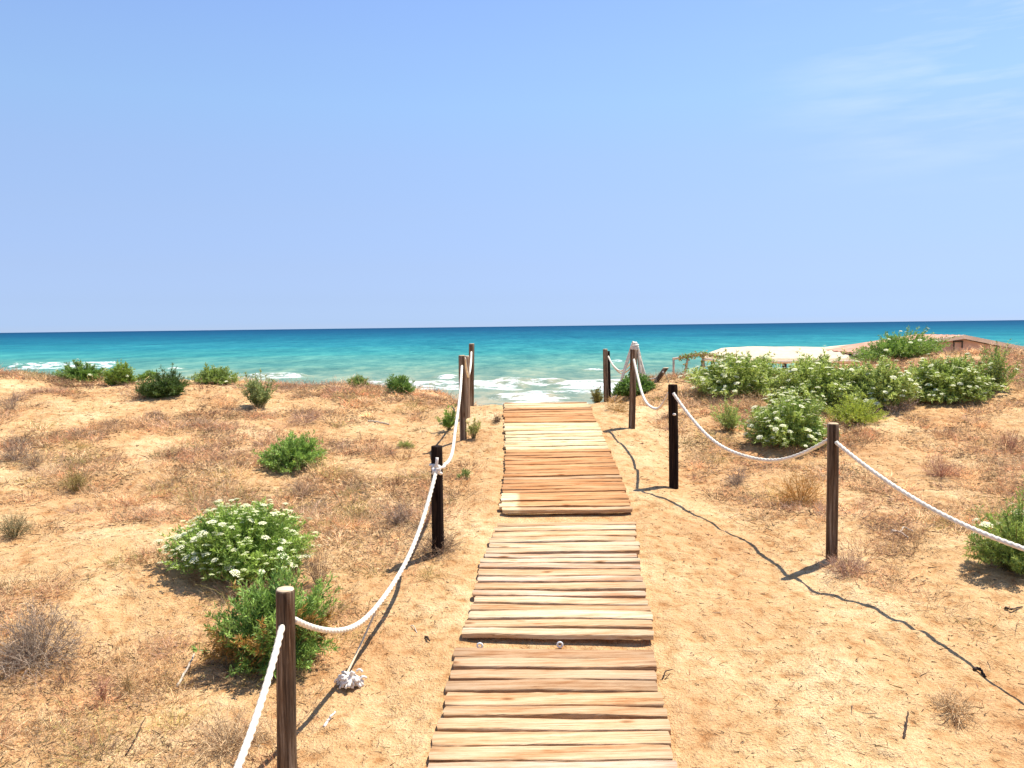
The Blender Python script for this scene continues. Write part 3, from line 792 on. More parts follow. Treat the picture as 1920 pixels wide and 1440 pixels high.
GREEN = (.075, .14, .025); GREEN2 = (.32, .42, .11); GREYG = (.16, .20, .07)
def bush(label, cx, cy, rx, ry, h, nshoot=420, nleaf=26, leafL=.035, leafW=.008, cols=(GREEN, GREEN2), flowers=0, fscale=1, spread=1.0, seed=0, dry=0, group='green bushes on the dune', upright=0, lumps=.34, dome=.62, name='bush', skirt=True, catg='bush', dr=1.0):
    r = np.random.default_rng(seed + 3000)
    base = np.array([cx, cy, float(T(cx, cy, False))])
    root = empty(name, base); tag(root, label, catg, group)
    ct = r.uniform(math.cos(math.radians(88 * spread)), 1, nshoot) ; st = np.sqrt(1 - ct ** 2)
    ph = r.uniform(0, 2 * PI, nshoot)
    lump = 1 + lumps * 2 * vnoise(ph * 1.0 + seed, ct * 2.2, .45, seed) + lumps * vnoise(ph, ct * 3, .2, seed + 3)
    rad = lump * np.where(r.random(nshoot) < .66, r.uniform(.86, 1.08, nshoot), r.uniform(.45, .9, nshoot))
    E_ = np.stack([rx * st * np.cos(ph), ry * st * np.sin(ph), h * (ct * (1 - .0) + .10)], 1) * rad[:, None]
    B_ = np.stack([E_[:, 0] * .30, E_[:, 1] * .30, np.zeros(nshoot)], 1) * r.uniform(.4, 1, (nshoot, 1))
    B_[:, 2] = -.02
    if upright: E_[:, :2] = E_[:, :2] * (1 - upright) + B_[:, :2] * upright * 1.5
    mid = B_ * .5 + E_ * .5; mid[:, 2] += h * .10
    def drape(V):
        V = V.copy(); V[:, 2] += dr * (T(V[:, 0] + base[0], V[:, 1] + base[1], False) - base[2]); return V
    # stems (two ribbons pieces following B-mid-E)
    sc = np.tile(np.array([.16, .15, .06]), (nshoot, 1)) * r.uniform(.7, 1.3, (nshoot, 1))
    s1 = ribbons(B_, unit(mid - B_), np.linalg.norm(mid - B_, axis=1), np.full(nshoot, .006), np.zeros((nshoot, 3)), sc, r)
    s2 = ribbons(mid, unit(E_ - mid), np.linalg.norm(E_ - mid, axis=1), np.full(nshoot, .0045), np.zeros((nshoot, 3)), sc, r)
    V, Fq, C = cat([s1[:3], s2[:3]])
    mesh_np('stems', drape(V), Fq, m_stem, C, parent=root, smooth=False)
    # leaves
    n = nshoot * nleaf
    u = r.beta(2.2, 1.0, (nshoot, nleaf)) * .85 + .15
    u2 = u[..., None]
    P = (1 - u2) ** 2 * B_[:, None] + 2 * u2 * (1 - u2) * mid[:, None] + u2 ** 2 * E_[:, None]
    axis = unit(E_ - mid)[:, None]
    rd = unit(r.normal(0, 1, (nshoot, nleaf, 3)))
    D = unit(axis * .75 + rd * .95 + np.array([0, 0, .25]))
    S = unit(np.cross(D, unit(r.normal(0, 1, (nshoot, nleaf, 3)) + np.array([0, 0, 1.2]))))
    S = unit(np.cross(S, D)) if False else S
    Ln = leafL * r.uniform(.6, 1.3, (nshoot, nleaf)); Wd = leafW * r.uniform(.7, 1.3, (nshoot, nleaf))
    mixc = np.clip(r.random(nshoot) * .55 + r.random((nshoot, nleaf)).T * .45, 0, 1).T[..., None]
    C = np.array(cols[0]) * (1 - mixc) + np.array(cols[1]) * mixc
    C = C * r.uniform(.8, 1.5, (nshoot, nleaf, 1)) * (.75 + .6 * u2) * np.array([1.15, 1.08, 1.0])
    if dry:
        side = (fnoise(E_[:, 0] + seed, E_[:, 1] + E_[:, 2], .25, 2, 7) + r.normal(0, .08, nshoot)) > (.30 - dry * .5)
        C[side] = np.array([.42, .24, .06]) * r.uniform(.7, 1.3, (int(side.sum()), nleaf, 1))
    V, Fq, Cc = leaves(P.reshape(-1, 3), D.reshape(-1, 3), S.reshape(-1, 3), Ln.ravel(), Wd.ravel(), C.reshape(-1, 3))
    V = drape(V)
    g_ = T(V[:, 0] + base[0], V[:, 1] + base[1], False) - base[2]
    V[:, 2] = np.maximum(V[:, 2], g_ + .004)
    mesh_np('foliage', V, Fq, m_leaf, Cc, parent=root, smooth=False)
    if flowers:
        ok = np.where((rad > .84) & (ct > .12))[0]
        # the ones at tips that face up or towards the light
        r.shuffle(ok)
        done = []
        for i in ok:
            p = E_[i] * (1.05 + .04 * r.random())
            if any(np.linalg.norm(p - q_) < .055 * fscale for q_ in done): continue
            done.append(p)
            o = bpy.data.objects.new('flower_head', UMB[r.integers(4)]); col.objects.link(o); o.parent = root
            pz = p[2] + float(T(p[0] + base[0], p[1] + base[1], False)) - base[2] + .012
            o.location = (p[0], p[1], pz)
            s = fscale * r.uniform(.6, 1.2); o.scale = (s, s, s)
            d = unit(np.array([p[0] / rx * .35, p[1] / ry * .35, .9]) + r.normal(0, .14, 3))
            o.rotation_euler = Vector(d).to_track_quat('Z', 'Y').to_euler()
            if len(done) >= flowers: break
        if flowers >= 80:        # buds and half open heads, too many to count
            VV, F1_, F2_, CC = [], [], [], []; o0 = 0
            for i in ok[::-1][:280]:
                p = E_[i] * (1.0 + .06 * r.random()); um = UMB[r.integers(4)]
                nv = len(um.vertices); co = np.zeros(nv * 3, np.float32); um.vertices.foreach_get('co', co); co = co.reshape(-1, 3)[:132] * r.uniform(.4, .8) * fscale
                cc_ = np.tile(np.array([.78, .80, .46]) * r.uniform(.8, 1.2), (132, 1))
                VV.append(co + p + (0, 0, float(T(p[0] + base[0], p[1] + base[1], False)) - base[2] + .01)); CC.append(cc_)
                F1_.append(np.arange(132).reshape(22, 6) + o0); o0 += 132
            o = mesh_np('flower_buds', np.concatenate(VV), np.concatenate(F1_), m_petal, np.concatenate(CC), parent=root); o['kind'] = 'stuff'
    return root
def bush_px(label, x0, x1, yt, yb, depth=None, squash=.85, hk=.94, **kw):
    p = hit((x0 + x1) / 2, yb)
    y = depth if depth else p[1]
    rx = (x1 - x0) / 2 * y / F
    ry = rx * squash
    cy = y + ry * .75
    cx = ((x0 + x1) / 2 - 960) / F * cy * 1.0 + .0
    # use the ray so that roll is respected
    q = at((x0 + x1) / 2, (yt + yb) / 2, cy); cx = q[0]
    topz = at((x0 + x1) / 2, yt, cy)[2]
    g_ = float(T(cx, cy, False))
    h = max(.08, (topz - g_)) * hk
    return bush(label, cx, cy, rx * .97, ry, h / 1.08, **kw)

# -- left of the path
bush_px('large leafy bush dotted with cream flower heads on the left dune', 324, 584, 956, 1100, nshoot=1500, nleaf=40, flowers=95, leafL=.032, leafW=.0075, seed=1, cols=((.075, .15, .025), (.34, .46, .10)), fscale=1.0, lumps=.22, hk=1.0)
bush_px('leafy bush without flowers and partly browned, right behind the nearest post', 402, 620, 1096, 1276, nshoot=760, nleaf=34, leafL=.040, leafW=.009, seed=2, dry=.09, cols=((.06, .13, .025), (.24, .36, .08)), lumps=.5)
bush_px('small rounded green bush alone on the sand, halfway up the left dune', 492, 608, 820, 888, nshoot=420, nleaf=26, leafL=.04, leafW=.011, seed=3, cols=(GREEN, (.28, .42, .09)))
bush_px('dark green spiky bush on the left dune crest', 262, 352, 700, 748, nshoot=420, nleaf=24, leafL=.055, leafW=.011, seed=4, cols=((.025, .050, .010), (.09, .15, .03)))
bush_px('tall loose grey green plant with upright shoots at the crest', 448, 522, 708, 772, nshoot=130, nleaf=26, leafL=.05, leafW=.012, seed=5, upright=.25, cols=(GREYG, (.22, .27, .10)), spread=.75, lumps=.5)
bush_px('leftmost wide green bush on the crest against the sea', 112, 197, 683, 717, nshoot=330, nleaf=24, leafL=.06, leafW=.013, seed=6, flowers=6, fscale=1.1, cols=(GREEN, (.16, .26, .05)))
bush_px('yellow green bush with pale flowers, second from the left on the crest', 200, 250, 683, 722, nshoot=210, nleaf=24, leafL=.06, leafW=.013, seed=7, flowers=6, cols=((.12, .2, .03), (.22, .30, .06)))
bush_px('low green bush between the flowering one and the dark spiky one', 258, 300, 697, 724, depth=14.6, nshoot=150, nleaf=20, leafL=.055, leafW=.013, seed=8, cols=((.12, .2, .03), (.18, .27, .06)))
bush_px('low pale green bush with few flowers right of the dark spiky one', 362, 446, 690, 722, nshoot=260, nleaf=22, leafL=.055, leafW=.013, seed=9, flowers=7, cols=((.13, .19, .04), (.21, .28, .07)))
bush_px('tiny tuft of green seen against the water in the middle of the left crest', 653, 694, 705, 727, nshoot=110, nleaf=20, leafL=.05, leafW=.012, seed=10, cols=((.12, .18, .04), (.2, .26, .07)))
bush_px('small bright green bush on the crest nearest to the far left posts', 722, 775, 704, 739, nshoot=190, nleaf=22, leafL=.055, leafW=.012, seed=11, cols=(GREEN, (.15, .25, .06)))
bush_px('thin green plant beside the brown post left of the path', 822, 862, 768, 806, nshoot=60, nleaf=22, leafL=.04, leafW=.010, seed=12, cols=((.11, .2, .03), (.22, .33, .06)), spread=.9, lumps=.5)
bush_px('small green sprig on bare sand to the left of the path', 856, 882, 878, 899, nshoot=24, nleaf=16, leafL=.03, leafW=.008, seed=13, cols=((.12, .18, .05), (.2, .26, .08)))
bush_px('olive tuft of thin shoots at the foot of the brown post left of the path', 872, 902, 782, 822, nshoot=40, nleaf=16, leafL=.035, leafW=.007, seed=14, cols=((.2, .24, .06), (.30, .32, .10)), spread=.8)
bush_px('pale yellow green mat of leaves low on the left slope', 742, 776, 828, 842, nshoot=50, nleaf=16, leafL=.03, leafW=.008, seed=15, cols=((.2, .24, .06), (.30, .32, .10)))
# -- right of the path
bush_px('round glossy green bush behind the brown post at the crest', 1147, 1229, 703, 744, depth=13.2, nshoot=420, nleaf=26, leafL=.045, leafW=.014, seed=20, cols=((.045, .10, .018), (.14, .24, .045)), lumps=.12, dr=.25)
bush_px('small olive bush on the lip of the path at the crest', 1108, 1132, 722, 748, depth=12.8, nshoot=70, nleaf=20, leafL=.04, leafW=.010, seed=21, cols=((.10, .11, .03), (.2, .2, .07)), spread=.8)
FL = dict(leafL=.054, leafW=.017, cols=((.10, .16, .03), (.46, .54, .16)))
bush_px('leftmost large bush covered in cream flowers on the right dune', 1300, 1474, 658, 748, nshoot=950, nleaf=30, flowers=99, fscale=1.3, hk=.78, seed=22, **FL)
bush_px('broad flowering bush in the middle of the right thicket, nearest the leftmost one', 1444, 1622, 664, 772, nshoot=1150, nleaf=32, flowers=98, fscale=1.2, hk=.78, seed=23, **FL)
bush_px('paler sparse bush between the two broad flowering ones on the right', 1580, 1716, 672, 772, nshoot=850, nleaf=30, flowers=60, fscale=1.15, hk=.80, seed=24, leafL=.052, leafW=.016, cols=((.13, .18, .04), (.42, .50, .16)), lumps=.4)
bush_px('topmost bush of the right thicket standing out against the sea', 1600, 1764, 616, 690, depth=14.6, nshoot=700, nleaf=28, flowers=30, fscale=1.2, hk=.78, seed=25, leafL=.05, leafW=.013, cols=((.07, .14, .025), (.26, .38, .08)))
bush_px('broad olive green flowering bush at the right end of the thicket', 1684, 1864, 662, 758, nshoot=1050, nleaf=32, flowers=85, fscale=1.15, hk=.80, seed=26, leafL=.052, leafW=.016, cols=((.10, .15, .03), (.36, .44, .11)))
bush_px('slim bush with thin tilted branches, rightmost of the thicket', 1820, 1906, 655, 736, nshoot=190, nleaf=24, flowers=8, fscale=1.1, seed=27, leafL=.045, leafW=.011, cols=((.10, .15, .04), (.32, .40, .11)), lumps=.5, upright=.15)
bush_px('low flowering bush behind the rope in front of the right thicket', 1402, 1560, 748, 848, nshoot=950, nleaf=32, flowers=82, fscale=1.1, seed=28, leafL=.042, leafW=.010, cols=((.09, .16, .03), (.38, .48, .12)))
bush_px('small thin leafy plant standing apart on the sand left of the low flowering bush', 1334, 1398, 756, 812, nshoot=80, nleaf=24, leafL=.04, leafW=.009, seed=29, flowers=3, fscale=.8, cols=((.14, .2, .05), (.38, .46, .14)), upright=.2, spread=.85, lumps=.5)
bush_px('feathery yellow green bush at the foot of the right thicket', 1552, 1652, 748, 800, nshoot=380, nleaf=30, leafL=.03, leafW=.005, seed=30, cols=((.18, .25, .03), (.42, .48, .08)))
bush_px('green bush cut off by the right edge behind the hanging rope', 1832, 1990, 946, 1088, nshoot=520, nleaf=30, leafL=.036, leafW=.007, seed=31, flowers=9, fscale=1.3, cols=((.07, .13, .025), (.32, .42, .10)), lumps=.45)

# -- dry shrubs
def dryshrub(label, cx, cy, rx, h, n=60, sub=7, colr=(.30, .21, .14), seed=0, wid=.004, cat_='dry shrub', group='dry twiggy shrubs on the dune', name='dry_shrub', up=.0):
    r = np.random.default_rng(seed + 7000)
    base = np.array([cx, cy, float(T(cx, cy, False))])
    ct = r.uniform(.05 + up, 1, n); st = np.sqrt(1 - ct ** 2); ph = r.uniform(0, 2 * PI, n)
    E_ = np.stack([rx * st * np.cos(ph), rx * st * np.sin(ph), h * ct + .02], 1) * r.uniform(.6, 1.05, (n, 1))
    B_ = np.stack([E_[:, 0] * .35, E_[:, 1] * .35, np.full(n, -.01)], 1) * r.uniform(.1, 1, (n, 1))
    cc = np.array(colr) * r.uniform(.55, 1.45, (n, 1))
    ps = [ribbons(B_, unit(E_ - B_), np.linalg.norm(E_ - B_, axis=1), wid * r.uniform(.7, 1.4, n), r.normal(0, .03, (n, 3)), cc, r)]
    u = r.uniform(.25, 1, (n, sub, 1))
    P = (B_[:, None] * (1 - u) + E_[:, None] * u).reshape(-1, 3)
    D = unit(np.repeat(unit(E_ - B_), sub, 0) * .8 + r.normal(0, .6, (n * sub, 3)))
    Ln = r.uniform(.25, .6, n * sub) * max(rx, h) * .6
    c2 = np.repeat(cc, sub, 0) * r.uniform(.7, 1.5, (n * sub, 1))
    s2 = ribbons(P, D, Ln, wid * .6 * r.uniform(.6, 1.3, n * sub), r.normal(0, .02, (n * sub, 3)), c2, r); ps.append(s2)
    k = n * sub * 2
    idx = r.integers(0, n * sub, k); uu = r.uniform(0, 1, (k, 1))
    P3 = s2[3][idx] * (1 - uu) + s2[4][idx] * uu
    D3 = unit(D[idx] + r.normal(0, .7, (k, 3)))
    ps.append(ribbons(P3, D3, r.uniform(.02, .07, k), np.full(k, wid * .5), r.normal(0, .008, (k, 3)), c2[idx] * r.uniform(.8, 1.4, (k, 1)), r))
    V, Fq, C = cat([p[:3] for p in ps])
    V[:, 2] += T(V[:, 0] + base[0], V[:, 1] + base[1], False) - base[2]
    g_ = T(V[:, 0] + base[0], V[:, 1] + base[1], False) - base[2]
    V[:, 2] = np.maximum(V[:, 2], g_ - .01)
    o = mesh_np(name, V + base, Fq, m_crown, C, smooth=False, origin=base)
    tag(o, label, cat_, group)
    return o
def dry_px(label, xc, yb, w_, hpx, **kw):
    p = hit(xc, yb); rx = w_ / 2 * p[1] / F; h = hpx * p[1] / F
    return dryshrub(label, p[0], p[1] + rx * .5, rx, h * .9, **kw)
GB, PB, ST, RD = (.25, .18, .13), (.36, .22, .15), (.55, .36, .15), (.40, .17, .08)
dry_px('big tangled grey brown shrub at the lower left edge', 40, 1268, 190, 110, n=130, sub=8, colr=(.27, .20, .14), seed=1, wid=.0042)
dry_px('dry brown stalks rising behind the partly browned bush', 592, 1110, 80, 95, n=34, sub=6, colr=(.30, .19, .11), seed=2, up=.45)
dry_px('matted brown twigs round the foot of the black post on the left', 815, 1045, 110, 40, n=70, sub=6, colr=(.24, .16, .10), seed=3)
dry_px('olive brown upright tuft on the left slope near the picture edge', 135, 925, 70, 52, n=70, sub=5, colr=(.25, .19, .06), seed=4, up=.3)
dry_px('grey twiggy shrub at the far left edge below the crest', 20, 868, 70, 55, n=60, sub=6, colr=GB, seed=5)
dry_px('small grey shrub just right of the one at the left edge', 55, 880, 45, 40, n=36, sub=6, colr=(.27, .2, .13), seed=6)
dry_px('brown twigs spreading under the tall loose plant', 565, 800, 95, 32, n=60, sub=6, colr=PB, seed=7)
dry_px('dark twiggy tangle in the middle of the left slope', 742, 985, 60, 36, n=50, sub=6, colr=GB, seed=8)
dry_px('orange yellow dried plant left of the weathered post on the right', 1510, 948, 110, 72, n=90, sub=7, colr=(.52, .29, .08), seed=9, wid=.005)
dry_px('reddish brown twigs on the sand right of the weathered post', 1775, 900, 90, 40, n=70, sub=6, colr=(.38, .2, .13), seed=10)
dry_px('brown scrub at the foot of the weathered post on the right', 1600, 1080, 90, 32, n=60, sub=6, colr=PB, seed=11)
dry_px('reddish shrub at the far right edge of the slope', 1905, 850, 70, 42, n=50, sub=6, colr=(.36, .19, .12), seed=12)
dry_px('small grey tangle on pale sand below the rope on the right', 1385, 912, 50, 24, n=44, sub=6, colr=GB, seed=13)
dry_px('golden brown scrub under the black post at the crest', 1160, 775, 70, 26, n=70, sub=5, colr=(.45, .27, .08), seed=14)
dry_px('dark brown roots hanging on the left lip of the path', 932, 792, 22, 12, n=30, sub=5, colr=(.12, .07, .04), seed=15)
dry_px('brown scrub on the sand at the lower right of the picture', 1800, 1348, 90, 20, n=44, sub=5, colr=(.46, .32, .17), seed=16)
dry_px('dark green brown clump at the left edge beneath the grey shrubs', 18, 1010, 70, 50, n=70, sub=6, colr=(.20, .17, .08), seed=17)
dry_px('grey brown mound of twigs on the left crest by the picture edge', 12, 770, 60, 34, n=50, sub=6, colr=GB, seed=18)
dry_px('dried twiggy plant on the left slope below the small rounded bush', 560, 935, 80, 36, n=60, sub=6, colr=(.36, .24, .15), seed=19)
dry_px('reddish stalks on the bare sand below the big tangled shrub', 190, 1318, 46, 62, n=20, sub=4, colr=(.40, .2, .12), seed=20, up=.5)
dry_px('two toned dry sprig next to the reddish stalks', 238, 1305, 40, 46, n=16, sub=4, colr=(.36, .24, .10), seed=21, up=.5)
dry_px('dry weed at the bottom edge beside the nearest post', 420, 1425, 170, 60, n=80, sub=6, colr=(.42, .29, .16), seed=22)
dry_px('dead branch with brown leaves on the dune between the thicket bushes', 1690, 775, 90, 30, n=60, sub=6, colr=(.36, .24, .16), seed=23)
dry_px('straw coloured stems under the leftmost flowering bush', 1420, 770, 90, 34, n=80, sub=5, colr=(.6, .40, .2), seed=24)

# -- sticks
def stick(label, pts_px, rad, mat, seed=0, branches=()):
    r = np.random.default_rng(seed)
    def line(pp):
        P = []
        for x, y, z in pp:
            q = hit(x, y); P.append([q[0], q[1], float(T(q[0], q[1])) + z])
        P = np.array(P); u = np.linspace(0, len(P) - 1, len(P) * 6)
        return np.stack([np.interp(u, np.arange(len(P)), P[:, k]) for k in range(3)], 1) + r.normal(0, .002, (len(u), 3))
    parts = [tube(line(pts_px), np.linspace(rad, rad * .6, len(pts_px) * 6), 8)]
    for bp in branches: parts.append(tube(line(bp), np.linspace(rad * .7, rad * .35, len(bp) * 6), 7))
    V, Fl = join(parts)
    o = mesh_np('stick', V, Fl, mat); tag(o, label, 'stick', 'dead sticks lying on the sand'); return o
stick('forked pale driftwood stick on the right slope', [(1672, 995, .01), (1688, 1003, .03), (1703, 1012, .02)], .011, m_palewood, 1, [[(1688, 1003, .03), (1694, 996, .05), (1712, 1001, .03)], [(1684, 1002, .03), (1670, 1000, .02)]])
stick('pale bent stick beside the shadow of the partly browned bush', [(333, 1288, .0), (345, 1270, .02), (366, 1246, .05)], .009, m_palewood, 2)
stick('short dark stick on bare sand left of the path', [(797, 1195, .01), (802, 1200, .02), (806, 1206, .01)], .007, m_darkwood, 3)
stick('thin straight dark twig at the lower left', [(236, 1420, .0), (255, 1390, .03), (273, 1362, .05)], .004, m_darkwood, 4)
stick('dark upright twig standing in the sand at lower right', [(1694, 1382, .0), (1699, 1366, .02), (1703, 1346, .05)], .006, m_darkwood, 5)
stick('dark root fragment at the right edge of the sand', [(1885, 1146, .01), (1897, 1151, .02), (1916, 1142, .01)], .008, m_darkwood, 6)
stick('small curled root right beside the boardwalk', [(1242, 1278, .005), (1248, 1268, .03), (1262, 1264, .02)], .004, m_darkwood, 7, [[(1246, 1276, .0), (1256, 1272, .02)]])
stick('dark twisted stick on the shadow line at lower right', [(1826, 1255, .01), (1836, 1252, .02), (1848, 1262, .01)], .010, m_darkwood, 8)
stick('pale flat piece of driftwood on the upper left slope', [(690, 790, .01), (710, 793, .02), (730, 797, .01)], .012, m_palewood, 9)

stick('white splinter lying beside the rope shadow near the nearest post', [(608, 1364, .0), (617, 1356, .015), (629, 1346, .03)], .008, m_frayed, 10)
stick('pale curled root under the sag of the left rope', [(1382 - 600, 1190, .0), (776, 1178, .02), (770, 1172, .0)], .004, m_palewood, 11)

# -- scattered stuff: dry grass, twigs, crumbs
def scatter(n, ylo, yhi, r, pw=1.0, dens=veg_density):
    out_x, out_y = [], []
    tot = 0
    while tot < n:
        m = n * 3
        y = ylo + (yhi - ylo) * r.random(m) ** pw
        x = r.uniform(-1, 1, m) * (y * .66 + .6)
        k = r.random(m) < dens(x, y)
        out_x.append(x[k]); out_y.append(y[k]); tot += int(k.sum())
    return np.concatenate(out_x)[:n], np.concatenate(out_y)[:n]
PALS = np.array([(.64, .42, .22), (.52, .31, .19), (.42, .29, .20), (.74, .52, .28), (.56, .29, .15), (.32, .22, .13), (.80, .60, .36), (.40, .33, .12)])
def palette(x, y, r):
    k = np.clip(((fnoise(x, y, .9, 2, 80) + .75) / 1.5 * 8 + r.normal(0, 1.6, len(x))).astype(int), 0, 7)
    return PALS[k] * r.uniform(.75, 1.35, (len(x), 1))
def grass(name, n, ylo, yhi, lmin, lmax, wid, tilt, seed, kcl=0, pw=1.0, dark=1.0, kd=1):
    r = np.random.default_rng(seed)
    if kcl:
        x0, y0 = scatter(n // kcl, ylo, yhi, r, pw, lambda a, b: veg_density(a, b) ** kd)
        sz = r.uniform(.3, 1, len(x0)); sp = .025 + .075 * sz ** 2
        x = np.repeat(x0, kcl) + r.normal(0, 1, len(x0) * kcl) * np.repeat(sp, kcl)
        y = np.repeat(y0, kcl) + r.normal(0, 1, len(x0) * kcl) * np.repeat(sp, kcl)
        hs = np.repeat(.4 + .95 * sz ** 3, kcl)
        c = np.repeat(palette(x0, y0, r) * r.choice([.40, .75, 1.1, 1.3, 1.5], (len(x0), 1)), kcl, 0) * r.uniform(.6, 1.4, (len(x), 1)) * dark
        out_ = np.stack([x - np.repeat(x0, kcl), y - np.repeat(y0, kcl)], 1) / np.repeat(sp, kcl)[:, None]
    else:
        x, y = scatter(n, ylo, yhi, r, pw); hs = np.ones(len(x)); c = palette(x, y, r) * dark; out_ = r.normal(0, 1, (len(x), 2))
    z = T(x, y)
    m = len(x)
    up = np.full(m, 1.0)
    D = unit(np.stack([out_[:, 0] * tilt + r.normal(0, tilt * .5, m), out_[:, 1] * tilt + r.normal(0, tilt * .5, m), up], 1))
    Ln = r.uniform(lmin, lmax, m) * hs
    W_ = wid * (.6 + .1 * y) * r.uniform(.6, 1.3, m)
    P = np.stack([x, y, z - .004], 1)
    V, Fq, C, m_, e_ = ribbons(P, D, Ln, W_, r.normal(0, .25, (m, 3)) * Ln[:, None] * np.array([1, 1, .5]), c, r)
    return V, Fq, C, (m_, e_, D, c, W_)
# stiff branching stalks
g1 = grass('g', 95000, 3.0, 16.5, .04, .15, .0024, 1.05, 1, kcl=24, pw=.85, kd=1.4)
rr = np.random.default_rng(5)
k = 200000; idx = rr.integers(0, len(g1[3][0]), k); uu = rr.uniform(0, 1, (k, 1))
P3 = g1[3][0][idx] * (1 - uu) + g1[3][1][idx] * uu
g2 = ribbons(P3, unit(g1[3][2][idx] + rr.normal(0, .75, (k, 3))), rr.uniform(.015, .05, k), g1[3][4][idx] * .7, rr.normal(0, .006, (k, 3)), g1[3][3][idx] * rr.uniform(.8, 1.3, (k, 1)), rr)
# taller twiggy tufts among them
g5 = grass('g', 26000, 3.2, 15.5, .06, .20, .0026, 1.0, 12, kcl=52, pw=.9, dark=1.0, kd=.7)
k = 60000; idx = rr.integers(0, len(g5[3][0]), k); uu = rr.uniform(0, 1, (k, 1))
P3 = g5[3][0][idx] * (1 - uu) + g5[3][1][idx] * uu
g6 = ribbons(P3, unit(g5[3][2][idx] + rr.normal(0, .8, (k, 3))), rr.uniform(.02, .06, k), g5[3][4][idx] * .7, rr.normal(0, .008, (k, 3)), g5[3][3][idx] * rr.uniform(.7, 1.3, (k, 1)), rr)
V, Fq, C = cat([g1[:3], g2[:3], g5[:3], g6[:3]])
o = mesh_np('dry_grass', V, Fq, m_dry, C, smooth=False); tag(o, 'dry straw and brown stalks growing all over the dune', 'dry grass', kind='stuff')
# low creeping mat
g3 = grass('g', 75000, 3.0, 16.5, .02, .08, .0020, 2.2, 2, kcl=40, pw=.85, dark=1.1, kd=1.1)
o = mesh_np('ground_cover', g3[0], g3[1], m_dry, g3[2], smooth=False); tag(o, 'low creeping dried plants matting the sand', 'ground cover', kind='stuff')
# lying twigs and crumbs everywhere, sparse on open sand
def litter_d(x, y):
    d = np.abs(x - path_x(y)); return sstep(.62, .9, d) * (.10 + .9 * veg_density(x, y))
r = np.random.default_rng(66)
x, y = scatter(110000, 3.0, 16.5, r, .85, litter_d)
z = T(x, y); a = r.uniform(0, 2 * PI, len(x))
D = unit(np.stack([np.cos(a), np.sin(a), r.normal(.05, .12, len(x))], 1))
Ln = r.gamma(2, .013, len(x)) + .008
cc = PALS[r.integers(0, 8, len(x))] * r.choice([.12, .25, .5, 1.0], (len(x), 1))
g4 = ribbons(np.stack([x, y, z + .004], 1), D, Ln, (.0018 + .0004 * y) * r.uniform(.6, 1.8, len(x)), r.normal(0, .006, (len(x), 3)), cc, r)
o = mesh_np('twig_litter', g4[0], g4[1], m_dry, g4[2], smooth=False); tag(o, 'loose twigs and crumbs of dead plants lying on the sand', 'litter', kind='stuff')

# ------------------------------------------------------------------ beach bar behind the dune
def box(x0, x1, y0, y1, z0, z1):
    V = np.array([(x, y, z) for x in (x0, x1) for y in (y0, y1) for z in (z0, z1)], float)
    Fq = np.array([(0, 1, 3, 2), (4, 6, 7, 5), (0, 4, 5, 1), (2, 3, 7, 6), (0, 2, 6, 4), (1, 5, 7, 3)])
    return V, Fq
def prism(poly, y0, y1):
    n = len(poly)
    V = np.array([(x, y0, z) for x, z in poly] + [(x, y1, z) for x, z in poly], float)
    k = np.arange(n); k2 = (k + 1) % n
    return V, [np.stack([k, k2, k2 + n, k + n], 1), np.array([list(range(n))[::-1], [n + q for q in range(n)]])]
Yh = 25.0
def hp(px, py, y=Yh):
    q = at(px, py, y); return q[0], q[2]
ridge = hp(1806, 632); el = hp(1600, 664); er = hp(1990, 668)
root = empty('beach_bar', (ridge[0], Yh + 3, -1.1))
tag(root, 'low beach bar with shallow gabled roof and mauve wall behind the right dune', 'building')
def sub(name, V, Fq, m, par=None, off=np.zeros(3)):
    o = mesh_np(name, V - np.array(root.location) - off, Fq, m, parent=par or root, smooth=False); return o
wall = [(el[0] + .3, -1.3), (el[0] + .3, el[1] - .04), (ridge[0], ridge[1] - .05), (er[0] - .3, er[1] - .04), (er[0] - .3, -1.3)]
V, Fl = prism(wall[::-1], Yh + .15, Yh + 2.6)
sub('wall', V, Fl, m_plaster)
def slope_slab(a, b_, y0, y1, th_, rise=0.0, wav=0, nx=24, ny=40):
    xs_ = np.linspace(a[0], b_[0], nx); ys_ = np.linspace(y0, y1, ny)
    X_, Y_ = np.meshgrid(xs_, ys_)
    Zt = a[1] + (b_[1] - a[1]) * (X_ - a[0]) / (b_[0] - a[0]) + rise * (Y_ - y0) + wav * np.sin(Y_ * 18)
    top = np.stack([X_, Y_, Zt + th_], -1).reshape(-1, 3); bot = np.stack([X_, Y_, Zt], -1).reshape(-1, 3)
    f = grid_faces(nx, ny); n = len(top)
    fs = [f, f[:, ::-1] + n]
    ed = []
    for i in range(nx - 1): ed.append((i + 1, i, i + n, i + 1 + n)); j = (ny - 1) * nx + i; ed.append((j, j + 1, j + 1 + n, j + n))
    for i in range(ny - 1): a_ = i * nx; ed.append((a_, a_ + nx, a_ + nx + n, a_ + n)); a_ = i * nx + nx - 1; ed.append((a_ + nx, a_, a_ + n, a_ + nx + n))
    return np.concatenate([top, bot]), np.concatenate(fs + [np.array(ed)])
V1, F1 = slope_slab((el[0], el[1]), (ridge[0] - .01, ridge[1]), Yh, Yh + 2.9, .06, wav=.012)
sub('roof', V1, F1, m_roof)
V1, F1 = slope_slab((ridge[0] + .01, ridge[1]), (er[0], er[1]), Yh, Yh + 2.9, .06, wav=.012)
sub('roof', V1, F1, m_roof)
for a_, b_ in ((el, ridge), (ridge, er)):
    dz = .07
    P = np.array([(a_[0], a_[1] - .05), (b_[0], b_[1] - .05), (b_[0], b_[1] + dz), (a_[0], a_[1] + dz)])
    V, Fl = prism([tuple(q_) for q_ in P], Yh - .06, Yh - .005)
    sub('verge_board', V, Fl, m_trim)
